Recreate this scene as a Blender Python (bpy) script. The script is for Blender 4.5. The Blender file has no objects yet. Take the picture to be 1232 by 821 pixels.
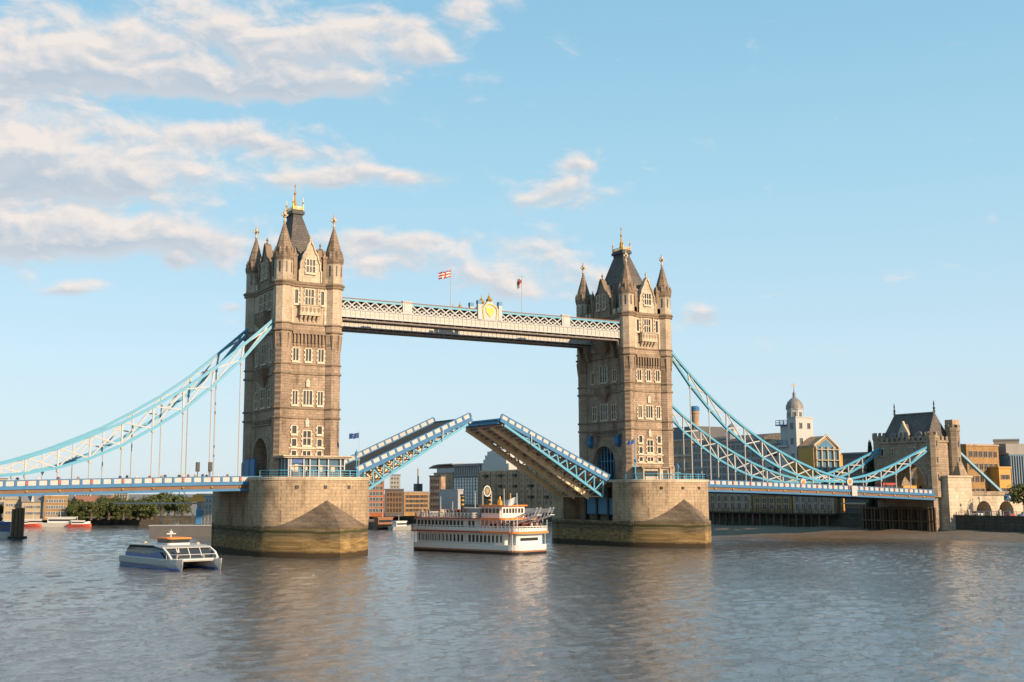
import bpy, math, random
from mathutils import Vector, Matrix
R = math.radians
S = bpy.context.scene
COL = S.collection

# ------------------------------------------------------------------ camera, sky, sun, exposure
CAM = Vector((-120.28, -216.319, 11.161)); YAW, PITCH, FPX = .498, .145, 1399.607
cd = bpy.data.cameras.new('camera'); cam = bpy.data.objects.new('camera', cd); COL.objects.link(cam)
cam.location = CAM; cam.rotation_euler = (math.pi/2 + PITCH, 0, -YAW)
cd.sensor_width = 36; cd.lens = 36*FPX/1232; cd.shift_x = .0511; cd.shift_y = -.0171
cd.clip_start = 1; cd.clip_end = 20000
S.camera = cam
S.view_settings.view_transform = 'Standard'; S.view_settings.look = 'None'
S.view_settings.gamma = 1; S.view_settings.exposure = 1.12

SUN_AZ, SUN_EL = R(160), R(21)          # azimuth clockwise from +Y
sdir = Vector((math.sin(SUN_AZ)*math.cos(SUN_EL), math.cos(SUN_AZ)*math.cos(SUN_EL), math.sin(SUN_EL)))
sl = bpy.data.lights.new('sun', 'SUN'); sl.energy = 3.5; sl.angle = R(.6); sl.color = (1, .76, .51)
so = bpy.data.objects.new('sun', sl); COL.objects.link(so)
so.rotation_euler = sdir.to_track_quat('Z', 'Y').to_euler()

def at(u, dist, z=0.):
    """point at a horizontal distance from the viewpoint, along the bearing of an image column"""
    az = YAW + math.atan((u-553.07)/FPX/math.cos(PITCH))
    return Vector((CAM.x+dist*math.sin(az), CAM.y+dist*math.cos(az), z))

class NT:
    def __init__(s, tree): s.t = tree; s.n = tree.nodes; s.l = tree.links
    def new(s, typ, **kw):
        n = s.n.new(typ)
        for k, v in kw.items(): setattr(n, k, v)
        return n
    def put(s, sock, val):
        if isinstance(val, bpy.types.NodeSocket): s.l.new(val, sock)
        else: sock.default_value = val
    def m(s, op, a, b=0., c=0., clamp=False):
        n = s.new('ShaderNodeMath', operation=op, use_clamp=clamp)
        s.put(n.inputs[0], a); s.put(n.inputs[1], b); s.put(n.inputs[2], c)
        return n.outputs[0]
    def mix(s, fac, a, b, blend='MIX'):
        n = s.new('ShaderNodeMix', data_type='RGBA', blend_type=blend)
        s.put(n.inputs[0], fac); s.put(n.inputs[6], a if isinstance(a, bpy.types.NodeSocket) else (*a, 1)[:4])
        s.put(n.inputs[7], b if isinstance(b, bpy.types.NodeSocket) else (*b, 1)[:4])
        return n.outputs[2]
    def noise(s, vec, scale, detail=3., rough=.55, dist=0.):
        n = s.new('ShaderNodeTexNoise'); s.put(n.inputs['Vector'], vec)
        n.inputs['Scale'].default_value = scale; n.inputs['Detail'].default_value = detail
        n.inputs['Roughness'].default_value = rough; n.inputs['Distortion'].default_value = dist
        return n.outputs[0]
    def step(s, x, lo, hi):
        n = s.new('ShaderNodeMapRange', interpolation_type='SMOOTHSTEP')
        s.put(n.inputs[0], x); n.inputs[1].default_value = lo; n.inputs[2].default_value = hi
        return n.outputs[0]
    def comb(s, x, y, z=0.):
        n = s.new('ShaderNodeCombineXYZ')
        s.put(n.inputs[0], x); s.put(n.inputs[1], y); s.put(n.inputs[2], z); return n.outputs[0]
    def sep(s, v):
        n = s.new('ShaderNodeSeparateXYZ'); s.put(n.inputs[0], v); return n.outputs

# sky: Nishita daylight, tinted, with cloud banks laid out by bearing and elevation
W = bpy.data.worlds.new('World'); S.world = W; W.use_nodes = True
wt = NT(W.node_tree); wt.n.clear()
out = wt.new('ShaderNodeOutputWorld'); bg = wt.new('ShaderNodeBackground')
sky = wt.new('ShaderNodeTexSky', sky_type='NISHITA', sun_disc=False)
sky.sun_elevation = SUN_EL; sky.sun_rotation = SUN_AZ; sky.air_density = 1.; sky.dust_density = .6; sky.ozone_density = 1.5
gen = wt.new('ShaderNodeTexCoord').outputs['Generated']
dx, dy, dz = wt.sep(gen)
az = wt.m('ARCTAN2', dx, dy); el = wt.m('ARCSINE', dz)
A = wt.m('MULTIPLY', az, 10.); B = wt.m('MULTIPLY', el, 10.)
w1 = wt.noise(wt.comb(A, wt.m('MULTIPLY', B, 1.7)), 1.1, 2)
wob = wt.m('MULTIPLY', wt.m('SUBTRACT', w1, .5), .9)
A2 = wt.m('ADD', A, wob); B2 = wt.m('ADD', B, wt.m('MULTIPLY', wob, .35))
# cloud banks: image-independent numbers (bearing*10, elevation*10, half width, half height, weight)
def ang(u, v): 
    a = YAW + math.atan((u-553.07)/FPX/math.cos(PITCH)); 
    d = math.hypot(FPX*math.cos(PITCH) - (389.4-v)*math.sin(PITCH), u-553.07)
    return a*10, math.atan2(FPX*math.sin(PITCH)+(389.4-v)*math.cos(PITCH), d)*10
CL = [(310,50,230,50,.95),(40,75,110,42,1.1),(280,105,160,16,.7),(100,205,170,36,1.15),(10,185,70,34,.6),(290,166,110,18,.95),
      (400,180,70,14,.45),(470,212,80,15,.8),(380,215,40,12,.6),(675,228,75,28,.78),(110,285,190,32,1.0),(250,288,80,18,.5),(480,288,90,12,.65),
      (455,312,60,20,.8),(645,300,70,20,.68),(600,342,120,24,.8),(88,349,22,9,.75),(580,10,42,16,.65),(520,62,36,12,.55),(826,390,26,17,.85),
      (705,196,26,7,.5),(285,370,16,9,.6),(470,25,60,20,.5),(200,320,30,8,.45),(960,345,40,6,.2),(1190,200,80,30,.12),(-250,120,200,60,1.),(-300,260,200,40,1.)]
dens = None; topn = None
for u, v, w, h, k in CL:
    a0, b0 = ang(u, v); sw = w/FPX*10; sh = h/FPX*10
    p = wt.m('DIVIDE', wt.m('SUBTRACT', A2, a0), sw); q = wt.m('DIVIDE', wt.m('SUBTRACT', B2, b0), sh)
    # flatter below, softer above
    qq = wt.m('MULTIPLY', q, q); pp = wt.m('MULTIPLY', p, p)
    g = wt.m('MULTIPLY', wt.m('EXPONENT', wt.m('MULTIPLY', wt.m('ADD', pp, qq), -.9)), k)
    t = wt.m('MULTIPLY', g, q)
    dens = g if dens is None else wt.m('ADD', dens, g)
    topn = t if topn is None else wt.m('ADD', topn, t)
nv = wt.comb(A, wt.m('MULTIPLY', B, 1.9))
nz = wt.noise(nv, 1.9, 9, .57, .3)
nzup = wt.noise(wt.comb(wt.m('ADD', A, .05), wt.m('MULTIPLY', wt.m('ADD', B, .07), 1.9)), 1.9, 9, .57, .3)
dd = wt.m('ADD', wt.m('MINIMUM', dens, 1.05), wt.m('MULTIPLY', wt.m('SUBTRACT', nz, .5), 1.9))
mask = wt.m('MULTIPLY', wt.step(dd, .22, .92), .92)
lit = wt.m('ADD', wt.m('ADD', wt.m('MULTIPLY', topn, .95), .34), wt.m('MULTIPLY', wt.m('SUBTRACT', nz, nzup), 3.6), clamp=True)
thick = wt.step(dd, .55, 1.3)
lit = wt.m('ADD', lit, wt.m('MULTIPLY', wt.m('SUBTRACT', 1., thick), .3), clamp=True)
SKYK = .115
ccol = wt.mix(lit, (.41/SKYK*.58, .47/SKYK*.58, .54/SKYK*.58), (.76/SKYK*.56, .68/SKYK*.56, .63/SKYK*.56))
# tint the physical sky towards the photograph's pale turquoise blue
ramp = wt.new('ShaderNodeValToRGB'); wt.put(ramp.inputs[0], wt.m('MULTIPLY', el, 1.6))
ce = ramp.color_ramp.elements
ce[0].position = 0; ce[0].color = (.47, .555, .62, 1)
ce[1].position = .75; ce[1].color = (.185, .40, .56, 1)
e = ce.new(.18); e.color = (.43, .575, .665, 1)
e = ce.new(.42); e.color = (.30, .515, .635, 1)
tint = wt.new('ShaderNodeVectorMath', operation='SCALE'); wt.put(tint.inputs[0], ramp.outputs[0]); tint.inputs['Scale'].default_value = .60/SKYK
base = wt.mix(.9, sky.outputs[0], tint.outputs[0])
wt.put(bg.inputs[0], wt.mix(mask, base, ccol)); bg.inputs[1].default_value = SKYK
wt.l.new(bg.outputs[0], out.inputs[0])
W.cycles.sampling_method = 'MANUAL'; W.cycles.sample_map_resolution = 512

# ------------------------------------------------------------------ materials
def lin(r, g, b):
    f = lambda c: c/12.92 if c <= .04045 else ((c+.055)/1.055)**2.4
    return f(r/255), f(g/255), f(b/255)
def newmat(name):
    m = bpy.data.materials.new(name); m.use_nodes = True; t = NT(m.node_tree)
    return m, t, t.n['Principled BSDF']
def paint(name, col, rough=.5, var=.25, scale=.6, metal=0., spec=.4):
    """paint or plain surface with uneven weathering"""
    m, t, b = newmat(name)
    tc = t.new('ShaderNodeTexCoord').outputs['Object']
    n1 = t.noise(tc, scale, 5, .6); 
    mp = t.new('ShaderNodeMapping'); t.put(mp.inputs[0], tc); mp.inputs['Scale'].default_value = (2.5, 2.5, .25)
    n2 = t.noise(mp.outputs[0], 1., 3)
    f = t.m('MULTIPLY', t.m('ADD', t.m('SUBTRACT', n1, .5), t.m('MULTIPLY', t.m('SUBTRACT', n2, .5), .7)), 2*var)
    c = t.mix(t.m('ADD', f, .5, clamp=True), [x*(1-var) for x in col], [min(1, x*(1+var)) for x in col])
    t.put(b.inputs['Base Color'], c)
    b.inputs['Roughness'].default_value = rough; b.inputs['Metallic'].default_value = metal
    b.inputs['Specular IOR Level'].default_value = spec
    return m
def stone(name, c1, c2, mortar, row=.62, width=1.35, stain=.5, tide=False, mort=.035, pale=None):
    m, t, b = newmat(name)
    tcn = t.new('ShaderNodeTexCoord'); x, y, z = t.sep(tcn.outputs['Object']); nx, ny, nz_ = t.sep(tcn.outputs['Normal'])
    al = t.m('ADD', t.m('MULTIPLY', x, t.m('ABSOLUTE', ny)), t.m('MULTIPLY', y, t.m('ABSOLUTE', nx)))
    br = t.new('ShaderNodeTexBrick', offset=.5); t.put(br.inputs['Vector'], t.comb(al, z))
    br.inputs['Color1'].default_value = (*c1, 1); br.inputs['Color2'].default_value = (*c2, 1); br.inputs['Mortar'].default_value = (*mortar, 1)
    br.inputs['Scale'].default_value = 1; br.inputs['Mortar Size'].default_value = mort; br.inputs['Mortar Smooth'].default_value = .3
    br.inputs['Brick Width'].default_value = width; br.inputs['Row Height'].default_value = row
    big = t.noise(tcn.outputs['Object'], .16, 5, .62); fine = t.noise(tcn.outputs['Object'], 2.2, 4, .6)
    streak = t.noise(t.comb(t.m('MULTIPLY', al, 1.1), t.m('MULTIPLY', z, .09)), 1., 4, .6)
    k = t.m('ADD', t.m('MULTIPLY', t.m('SUBTRACT', big, .5), 1.1), t.m('ADD', t.m('MULTIPLY', t.m('SUBTRACT', streak, .5), .9), t.m('MULTIPLY', t.m('SUBTRACT', fine, .5), .7)))
    k = t.m('ADD', t.m('MULTIPLY', k, stain), 1.)
    soot = t.step(t.noise(t.comb(t.m('MULTIPLY', al, .35), t.m('MULTIPLY', z, .12), t.m('MULTIPLY', x, .1)), 1., 6, .65), .5, .72)
    k = t.m('MULTIPLY', k, t.m('SUBTRACT', 1., t.m('MULTIPLY', soot, .55*min(1, stain))))
    vm = t.new('ShaderNodeVectorMath', operation='SCALE'); t.put(vm.inputs[0], br.outputs[0]); t.put(vm.inputs['Scale'], k)
    col = vm.outputs[0]
    if pale:
        pv = t.new('ShaderNodeVectorMath', operation='SCALE'); t.put(pv.inputs[0], t.mix(fine, (.40, .31, .22), (.52, .42, .31))); t.put(pv.inputs['Scale'], k)
        col = t.mix(t.m('MULTIPLY', t.step(z, pale-.1, pale+.1), .62), col, pv.outputs[0])
    if tide:
        zz = t.m('ADD', z, t.m('MULTIPLY', t.m('SUBTRACT', t.noise(t.comb(t.m('MULTIPLY', al, .6), t.m('MULTIPLY', z, .8)), .45, 5, .65), .5), 2.2))
        zw = t.m('ADD', z, t.m('MULTIPLY', t.m('SUBTRACT', t.noise(t.comb(al, z), .5, 4, .6), .5), .9))
        var = t.noise(t.comb(t.m('MULTIPLY', al, .5), t.m('MULTIPLY', z, 2.)), 1.2, 5, .6)
        ochre = t.mix(t.step(var, .3, .7), (.125, .078, .03), (.33, .215, .09)); olive = t.mix(t.step(var, .3, .7), (.065, .048, .024), (.20, .145, .08)); wet = t.mix(var, (.03, .02, .011), (.075, .05, .026))
        col = t.mix(t.step(zw, 5.5, 4.95), col, olive)
        col = t.mix(t.step(zz, 3.6, 2.9), col, ochre)
        col = t.mix(t.step(zw, 4.75, 4.6), col, t.mix(t.step(zw, 4.3, 4.1), t.mix(var, (.025, .026, .008), (.085, .075, .03)), col))
        col = t.mix(t.step(zw, 1.2, .8), col, wet)
    t.put(b.inputs['Base Color'], col); b.inputs['Roughness'].default_value = .85; b.inputs['Specular IOR Level'].default_value = .25
    bp = t.new('ShaderNodeBump'); bp.inputs['Strength'].default_value = .5; bp.inputs['Distance'].default_value = .08
    t.put(bp.inputs['Height'], t.m('ADD', t.m('MULTIPLY', br.outputs[1], -.6), fine)); t.l.new(bp.outputs[0], b.inputs['Normal'])
    return m
def glassy(name, col, rough=.12):
    m, t, b = newmat(name)
    g = t.new('ShaderNodeObjectInfo').outputs['Random']
    tc = t.new('ShaderNodeTexCoord').outputs['Object']
    n = t.noise(tc, .7, 2)
    t.put(b.inputs['Base Color'], t.mix(t.m('MULTIPLY', t.m('ADD', n, g), .5), [c*.5 for c in col], [c*1.7 for c in col]))
    b.inputs['Roughness'].default_value = rough; b.inputs['Specular IOR Level'].default_value = .6
    return m
M = {}
M['tower'] = stone('tower_stone', (.33, .24, .172), (.262, .19, .134), (.19, .138, .098), row=.5, width=1.1, stain=1.05, pale=43.2)
M['trim'] = stone('pale_trim_stone', (.52, .42, .31), (.42, .335, .245), (.3, .24, .18), row=.9, width=1.6, stain=.6)
M['string'] = stone('string_stone', (.255, .185, .13), (.2, .145, .1), (.14, .1, .07), row=3, width=2, stain=.7)
M['white_stone'] = stone('window_stone', (.56, .475, .36), (.49, .41, .31), (.4, .33, .25), row=.8, width=3, stain=.4)
M['spire'] = stone('spire_stone', (.25, .18, .125), (.19, .135, .095), (.11, .08, .06), row=.55, width=.9, stain=.7)
M['slate'] = stone('roof_slate', (.135, .115, .10), (.10, .088, .08), (.06, .052, .05), row=.5, width=.7, stain=.6)
M['pier'] = stone('pier_granite', (.37, .27, .175), (.30, .218, .14), (.225, .162, .105), row=.62, width=1.5, stain=.95, tide=True, mort=.035)
M['starling'] = stone('starling_stone', (.165, .12, .083), (.138, .10, .07), (.10, .073, .052), row=.7, width=1.9, stain=1.3, tide=True, mort=.04)
M['abut'] = stone('abutment_stone', (.34, .255, .18), (.25, .185, .13), (.15, .11, .08), stain=.8)
M['quay'] = stone('quay_stone', (.085, .072, .055), (.06, .052, .04), (.03, .027, .022), row=.8, width=2., stain=.9)
M['gold'] = paint('gilding', (.42, .25, .05), .45, .2, 2, .3)
M['turq'] = paint('turquoise_paint', (.065, .265, .39), .45, .2, .5)
M['turqd'] = paint('dark_turquoise_paint', (.04, .18, .31), .5, .25, .5)
M['blue'] = paint('blue_paint', (.042, .145, .285), .55, .3, .7, 0, .2)
M['white'] = paint('white_paint', (.385, .375, .36), .55, .22, .9)
M['cream'] = paint('cream_paint', (.44, .355, .26), .55, .2, .9)
M['red'] = paint('red_paint', (.36, .055, .035), .45, .15)
M['brown'] = paint('underside_brown', (.16, .085, .045), .7, .45, .35)
M['under'] = paint('underside_plates', (.46, .41, .37), .7, .45, .35)
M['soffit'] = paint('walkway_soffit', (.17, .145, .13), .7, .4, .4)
M['girder'] = paint('girder_cream', (.62, .47, .30), .6, .35, .5)
M['dark'] = paint('dark_iron', (.03, .03, .032), .6, .3)
M['asphalt'] = paint('asphalt', (.05, .05, .05), .9, .3, .5)
M['glass'] = glassy('dark_window_glass', (.024, .027, .03), .16)
M['bglass'] = glassy('blue_glass', (.06, .13, .19), .08)
M['brickred'] = stone('orange_brick', (.42, .13, .045), (.34, .10, .035), (.28, .12, .06), row=.4, width=.9, stain=.5)
M['brickdark'] = stone('brown_brick', (.43, .29, .19), (.34, .23, .15), (.25, .17, .115), row=.5, width=1.1, stain=.8)
M['brickbrown'] = stone('warehouse_brick', (.42, .27, .16), (.33, .215, .13), (.24, .16, .10), row=.5, width=1.1, stain=.7)
M['brickyel'] = stone('ochre_brick', (.34, .195, .08), (.27, .155, .065), (.2, .125, .06), row=.4, width=.9, stain=.5)
M['tan'] = paint('tan_render', (.34, .265, .18), .8, .2, .3)
M['ochre'] = paint('ochre_render', (.46, .25, .06), .7, .2, .4)
M['grey'] = paint('grey_cladding', (.28, .28, .27), .7, .2, .3)
M['greyd'] = paint('dark_cladding', (.09, .085, .085), .7, .3, .3)
M['lead'] = paint('lead_roof', (.20, .18, .17), .55, .35, .5)
M['wood'] = paint('weathered_timber', (.11, .07, .042), .9, .5, 1.2)
M['woodd'] = paint('wet_dark_timber', (.035, .028, .02), .9, .5, 1.)
M['algae'] = paint('algae_timber', (.06, .06, .02), .9, .5, 1.)
M['orange'] = paint('orange_paint', (.75, .20, .03), .45, .15)
M['boatwhite'] = paint('boat_white', (.60, .57, .53), .45, .14, .8)
M['black'] = paint('black_paint', (.015, .015, .016), .4, .2)
M['navy'] = paint('navy_paint', (.02, .05, .16), .3, .2)
M['royal'] = paint('royal_blue_paint', (.022, .07, .24), .3, .2)
M['silver'] = paint('silver_hull', (.36, .35, .34), .4, .2, .8)
M['panelgrey'] = paint('panel_grey', (.30, .30, .31), .6, .15, .3)
M['skin'] = paint('skin', (.45, .27, .18), .6, .1)
M['rooftile'] = paint('clay_tiles', (.26, .12, .07), .85, .3, .8)
M['bark'] = paint('bark', (.09, .065, .045), .9, .3, 2)
for nm, c in dict(cloth_dark=(.025, .025, .03), cloth_navy=(.03, .05, .12), cloth_white=(.45, .43, .4), cloth_red=(.2, .05, .04), cloth_tan=(.3, .22, .14)).items():
    M[nm] = paint(nm, c, .9, .15, 3)
def leafmat(name, a, b_):
    m, t, b = newmat(name)
    g = t.new('ShaderNodeNewGeometry').outputs['Random Per Island']
    t.put(b.inputs['Base Color'], t.mix(g, a, b_)); b.inputs['Roughness'].default_value = .7; b.inputs['Specular IOR Level'].default_value = .2
    return m
M['leaf'] = leafmat('foliage', (.035, .05, .016), (.105, .115, .035))
M['leafdark'] = leafmat('dark_foliage', (.012, .022, .010), (.04, .055, .02))
# water
m, t, b = newmat('river_water'); M['water'] = m
tc = t.new('ShaderNodeTexCoord').outputs['Object']
mp = t.new('ShaderNodeMapping'); t.put(mp.inputs[0], tc); mp.inputs['Rotation'].default_value = (0, 0, R(25)); mp.inputs['Scale'].default_value = (.8, 1.3, 1)
h = t.noise(mp.outputs[0], 2.4, 4, .6, .6)
bp = t.new('ShaderNodeBump'); bp.inputs['Strength'].default_value = 1.; bp.inputs['Distance'].default_value = .075
t.put(bp.inputs['Height'], h); t.l.new(bp.outputs[0], b.inputs['Normal'])
t.put(b.inputs['Base Color'], t.mix(t.noise(tc, .02, 3), (.078, .077, .08), (.108, .098, .092)))
b.inputs['Roughness'].default_value = .035; b.inputs['IOR'].default_value = 1.75
# mud
m, t, b = newmat('river_mud'); M['mud'] = m
tc = t.new('ShaderNodeTexCoord').outputs['Object']
z = t.sep(tc)[2]; n = t.noise(tc, .5, 6, .65)
t.put(b.inputs['Base Color'], t.mix(n, (.06, .043, .03), (.20, .145, .095))); t.put(b.inputs['Roughness'], t.mix(t.step(z, .25, .7), (.25,)*3, (.8,)*3))
bp = t.new('ShaderNodeBump'); bp.inputs['Strength'].default_value = .6; bp.inputs['Distance'].default_value = .3; t.put(bp.inputs['Height'], n); t.l.new(bp.outputs[0], b.inputs['Normal'])
M['ground'] = paint('ground_paving', (.20, .17, .14), .9, .3, .2)

# ------------------------------------------------------------------ mesh builder
class MB:
    def __init__(s): s.v = []; s.f = []; s.mi = []
    def add(s, vs, fs, m=0):
        k = len(s.v); s.v += [tuple(p) for p in vs]; s.f += [tuple(i+k for i in f) for f in fs]; s.mi += [m]*len(fs)
    def hexa(s, a, b, m=0):       # two quads a, b (lists of four points), bottom and top
        s.add(list(a)+list(b), [(3,2,1,0),(4,5,6,7),(0,1,5,4),(1,2,6,5),(2,3,7,6),(3,0,4,7)], m)
    def box(s, x0, x1, y0, y1, z0, z1, m=0):
        s.hexa([(x0,y0,z0),(x1,y0,z0),(x1,y1,z0),(x0,y1,z0)], [(x0,y0,z1),(x1,y0,z1),(x1,y1,z1),(x0,y1,z1)], m)
    def bar(s, p, q, w, h, m=0, up=(0,0,1)):
        p = Vector(p); q = Vector(q); d = (q-p).normalized(); up = Vector(up)
        if abs(d.dot(up)) > .99: up = Vector((0,1,0))
        r = d.cross(up).normalized(); u = r.cross(d).normalized()
        ring = [(-1,-1),(1,-1),(1,1),(-1,1)]
        s.hexa([p+r*(a*w/2)+u*(c*h/2) for a, c in ring], [q+r*(a*w/2)+u*(c*h/2) for a, c in ring], m)
    def tube(s, p, q, r1, r2=None, n=8, m=0):
        p = Vector(p); q = Vector(q); d = (q-p).normalized(); up = Vector((0,0,1)) if abs(d.z) < .95 else Vector((1,0,0))
        r = d.cross(up).normalized(); u = r.cross(d); r2 = r1 if r2 is None else r2
        a = [p+(r*math.cos(2*math.pi*i/n)+u*math.sin(2*math.pi*i/n))*r1 for i in range(n)]
        c = [q+(r*math.cos(2*math.pi*i/n)+u*math.sin(2*math.pi*i/n))*r2 for i in range(n)]
        s.add(a+c, [(i,(i+1)%n,n+(i+1)%n,n+i) for i in range(n)]+[tuple(range(n))[::-1], tuple(range(n,2*n))], m)
    def lathe(s, prof, cx=0, cy=0, n=8, ph=0., m=0):
        vs = []; 
        for r, z in prof: vs += [(cx+max(r,.002)*math.cos(ph+2*math.pi*i/n), cy+max(r,.002)*math.sin(ph+2*math.pi*i/n), z) for i in range(n)]
        fs = []
        for j in range(len(prof)-1):
            fs += [(j*n+i, j*n+(i+1)%n, (j+1)*n+(i+1)%n, (j+1)*n+i) for i in range(n)]
        k = (len(prof)-1)*n
        fs += [tuple(range(n))[::-1], tuple(range(k, k+n))]
        s.add(vs, fs, m)
    def ext(s, pts, off, m=0):    # polygon extruded by a vector
        off = Vector(off); n = len(pts); a = [Vector(p) for p in pts]
        s.add(a+[p+off for p in a], [tuple(range(n))[::-1], tuple(range(n,2*n))]+[(i,(i+1)%n,n+(i+1)%n,n+i) for i in range(n)], m)
    def loft(s, rings, m=0, caps=True, closed=True):
        n = len(rings[0]); vs = [p for r in rings for p in r]; fs = []
        for j in range(len(rings)-1):
            fs += [(j*n+i, j*n+(i+1)%n, (j+1)*n+(i+1)%n, (j+1)*n+i) for i in range(n if closed else n-1)]
        if caps: fs += [tuple(range(n))[::-1], tuple(range((len(rings)-1)*n, len(rings)*n))]
        s.add(vs, fs, m)
    def mesh(s, name, mats, smooth=False):
        me = bpy.data.meshes.new(name); me.from_pydata(s.v, [], s.f)
        for x in (mats if isinstance(mats, (list, tuple)) else [mats]): me.materials.append(M[x])
        me.polygons.foreach_set('material_index', s.mi)
        if smooth: me.polygons.foreach_set('use_smooth', [True]*len(s.f))
        me.update()
        import bmesh
        bm = bmesh.new(); bm.from_mesh(me); bmesh.ops.recalc_face_normals(bm, faces=bm.faces); bm.to_mesh(me); bm.free()
        return me
    def obj(s, name, mats, parent=None, loc=None, rz=0, smooth=False):
        return link(name, s.mesh(name, mats, smooth), parent, loc, rz)
def link(name, me, parent=None, loc=None, rz=0):
    o = bpy.data.objects.new(name, me); COL.objects.link(o)
    if parent: o.parent = parent
    if loc is not None: o.location = loc
    o.rotation_euler.z = rz
    return o
def tag(o, label, cat, group=None):
    o['label'] = label; o['category'] = cat
    if group: o['group'] = group
    return o
def thing(name, label, cat, loc=(0,0,0), rz=0, group=None):
    o = bpy.data.objects.new(name, None); COL.objects.link(o); o.location = loc; o.rotation_euler.z = rz
    o.empty_display_size = .5
    return tag(o, label, cat, group)
def struct(o, kind='structure'): o['kind'] = kind; return o
def dup(root, loc=None, rz=None, label=None):
    def rec(o, par):
        c = o.copy(); COL.objects.link(c); c.parent = par
        for k in KIDS.get(o.name, list(o.children)): rec(k, c)
        return c
    c = rec(root, None)
    if loc is not None: c.location = loc
    if rz is not None: c.rotation_euler.z = rz
    if label: c['label'] = label
    return c
KIDS = {}

# ------------------------------------------------------------------ water, banks, foreshore
import numpy as np
def water_mesh():
    """river surface as real low waves: fine grid over the near river, widening out to the horizon"""
    rng = np.random.default_rng(4)
    def axis(parts):
        out_ = [parts[0][0]]
        for a, b_, st in parts:
            n_ = max(1, int(round((b_-a)/st))); out_ += list(a+(b_-a)*np.arange(1, n_+1)/n_)
        return np.array(out_)
    xs = axis([(-5000,-400,900),(-400,-150,6),(-150,140,.32),(140,400,12),(400,6000,1100)])
    ys = axis([(-1500,-240,120),(-240,-172,2.5),(-172,-100,.25),(-100,10,.38),(10,150,.8),(150,330,1.5),(330,1000,60),(1000,9500,1400)])
    X, Y = np.meshgrid(xs, ys, indexing='xy')
    dx_ = np.gradient(xs)[None,:]; dy_ = np.gradient(ys)[:,None]; sp = np.maximum(dx_, dy_)
    Z = np.zeros_like(X); N_ = 64
    patch = .85+.35*np.sin(X*.021+Y*.034+1.3*np.sin(Y*.017))*np.sin(Y*.027-X*.013+.9)+.22*np.sin(X*.09-Y*.05+2*np.sin(X*.03))
    for q in range(N_):
        lam = .8*(6.5/.8)**((q+.5)/N_); k_ = 2*math.pi/lam
        th = rng.normal(R(118), R(38)); ph = rng.uniform(0, 6.283)
        a_ = SLOPE*math.sqrt(2./N_)/k_*(1.25 if lam < 3 else .85)
        fade = np.clip((lam/np.maximum(sp,1e-3)-2.2)/2., 0, 1)
        # slow phase wander keeps the crests short
        Z += a_*fade*np.sin(k_*(X*math.cos(th)+Y*math.sin(th))+ph+1.1*np.sin(X*.06+q)+1.1*np.sin(Y*.07+2*q))
    Z *= patch
    nx, ny = len(xs), len(ys)
    me = bpy.data.meshes.new('river_water')
    me.vertices.add(nx*ny); me.vertices.foreach_set('co', np.stack([X, Y, Z], -1).astype(np.float32).ravel())
    ii, jj = np.meshgrid(np.arange(nx-1), np.arange(ny-1), indexing='xy'); a_ = (jj*nx+ii).ravel()
    F_ = np.stack([a_, a_+1, a_+nx+1, a_+nx], -1).astype(np.int32); nf = len(F_)
    me.loops.add(nf*4); me.loops.foreach_set('vertex_index', F_.ravel())
    me.polygons.add(nf); me.polygons.foreach_set('loop_start', np.arange(0, nf*4, 4, dtype=np.int32))
    me.polygons.foreach_set('use_smooth', np.ones(nf, dtype=bool))
    me.update(calc_edges=True); me.materials.append(M['water']); return me
SLOPE = .092
struct(link('river_water', water_mesh()))
shore = [(-3000,900),(-500,430),(-140,290),(-64,236),(-20,208),(15,192),(48,176),(90,196),(116,168),(131,120),(131,9.5),(135.6,9.5),(135.6,-60),(128,-200),(128,-600)]
far = [(6000,-600),(6000,9000),(-3000,9000)]
from mathutils.geometry import tessellate_polygon
P = shore+far; GZ = [2.2]*5+[2.6,3.1,3.4,3.6]+[5.2]*6+[5.2,5.2,4]
mb = MB(); mb.add([(x,y,z_) for (x, y), z_ in zip(P, GZ)], tessellate_polygon([[Vector((x,y,0)) for x, y in P]]))
struct(mb.obj('ground', 'ground'))
def wallseg(name, pts, label, z1=5.35, mat='quay'):
    mb = MB()
    for (a, b_), (c, d) in zip(pts, pts[1:]):
        v = Vector((c-a, d-b_, 0)).normalized(); nrm = Vector((v.y, -v.x, 0))
        if nrm.dot(Vector((CAM.x-a, CAM.y-b_, 0))) < 0: nrm = -nrm
        A0 = Vector((a, b_, 0)); C0 = Vector((c, d, 0)); back = -nrm*1.2
        mb.hexa([A0+Vector((0,0,-3)), C0+Vector((0,0,-3)), C0+back+Vector((0,0,-3)), A0+back+Vector((0,0,-3))],
                [A0+Vector((0,0,z1)), C0+Vector((0,0,z1)), C0+back+Vector((0,0,z1)), A0+back+Vector((0,0,z1))])
        k = nrm*.15
        mb.hexa([A0+k+Vector((0,0,z1+.003)), C0+k+Vector((0,0,z1+.003)), C0+back+Vector((0,0,z1+.003)), A0+back+Vector((0,0,z1+.003))],
                [A0+k+Vector((0,0,z1+.35)), C0+k+Vector((0,0,z1+.35)), C0+back+Vector((0,0,z1+.35)), A0+back+Vector((0,0,z1+.35))])
    return tag(mb.obj(name, mat), label, 'river wall')
wallseg('river_wall', shore[0:5], 'dark stone river wall along the far bank, below the trees', 2.0)
wallseg('river_wall', shore[4:7], 'dark river wall below the orange brick apartments between the piers', 2.9)
wallseg('river_wall', shore[6:10], 'dark river wall below the brick warehouses behind the white steamer', 3.4)
wallseg('river_wall', shore[9:11], 'dark river wall under the side span, behind the timber jetty')
wallseg('river_wall', shore[11:14], 'dark embankment wall right of the abutment, above the mud')

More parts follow.
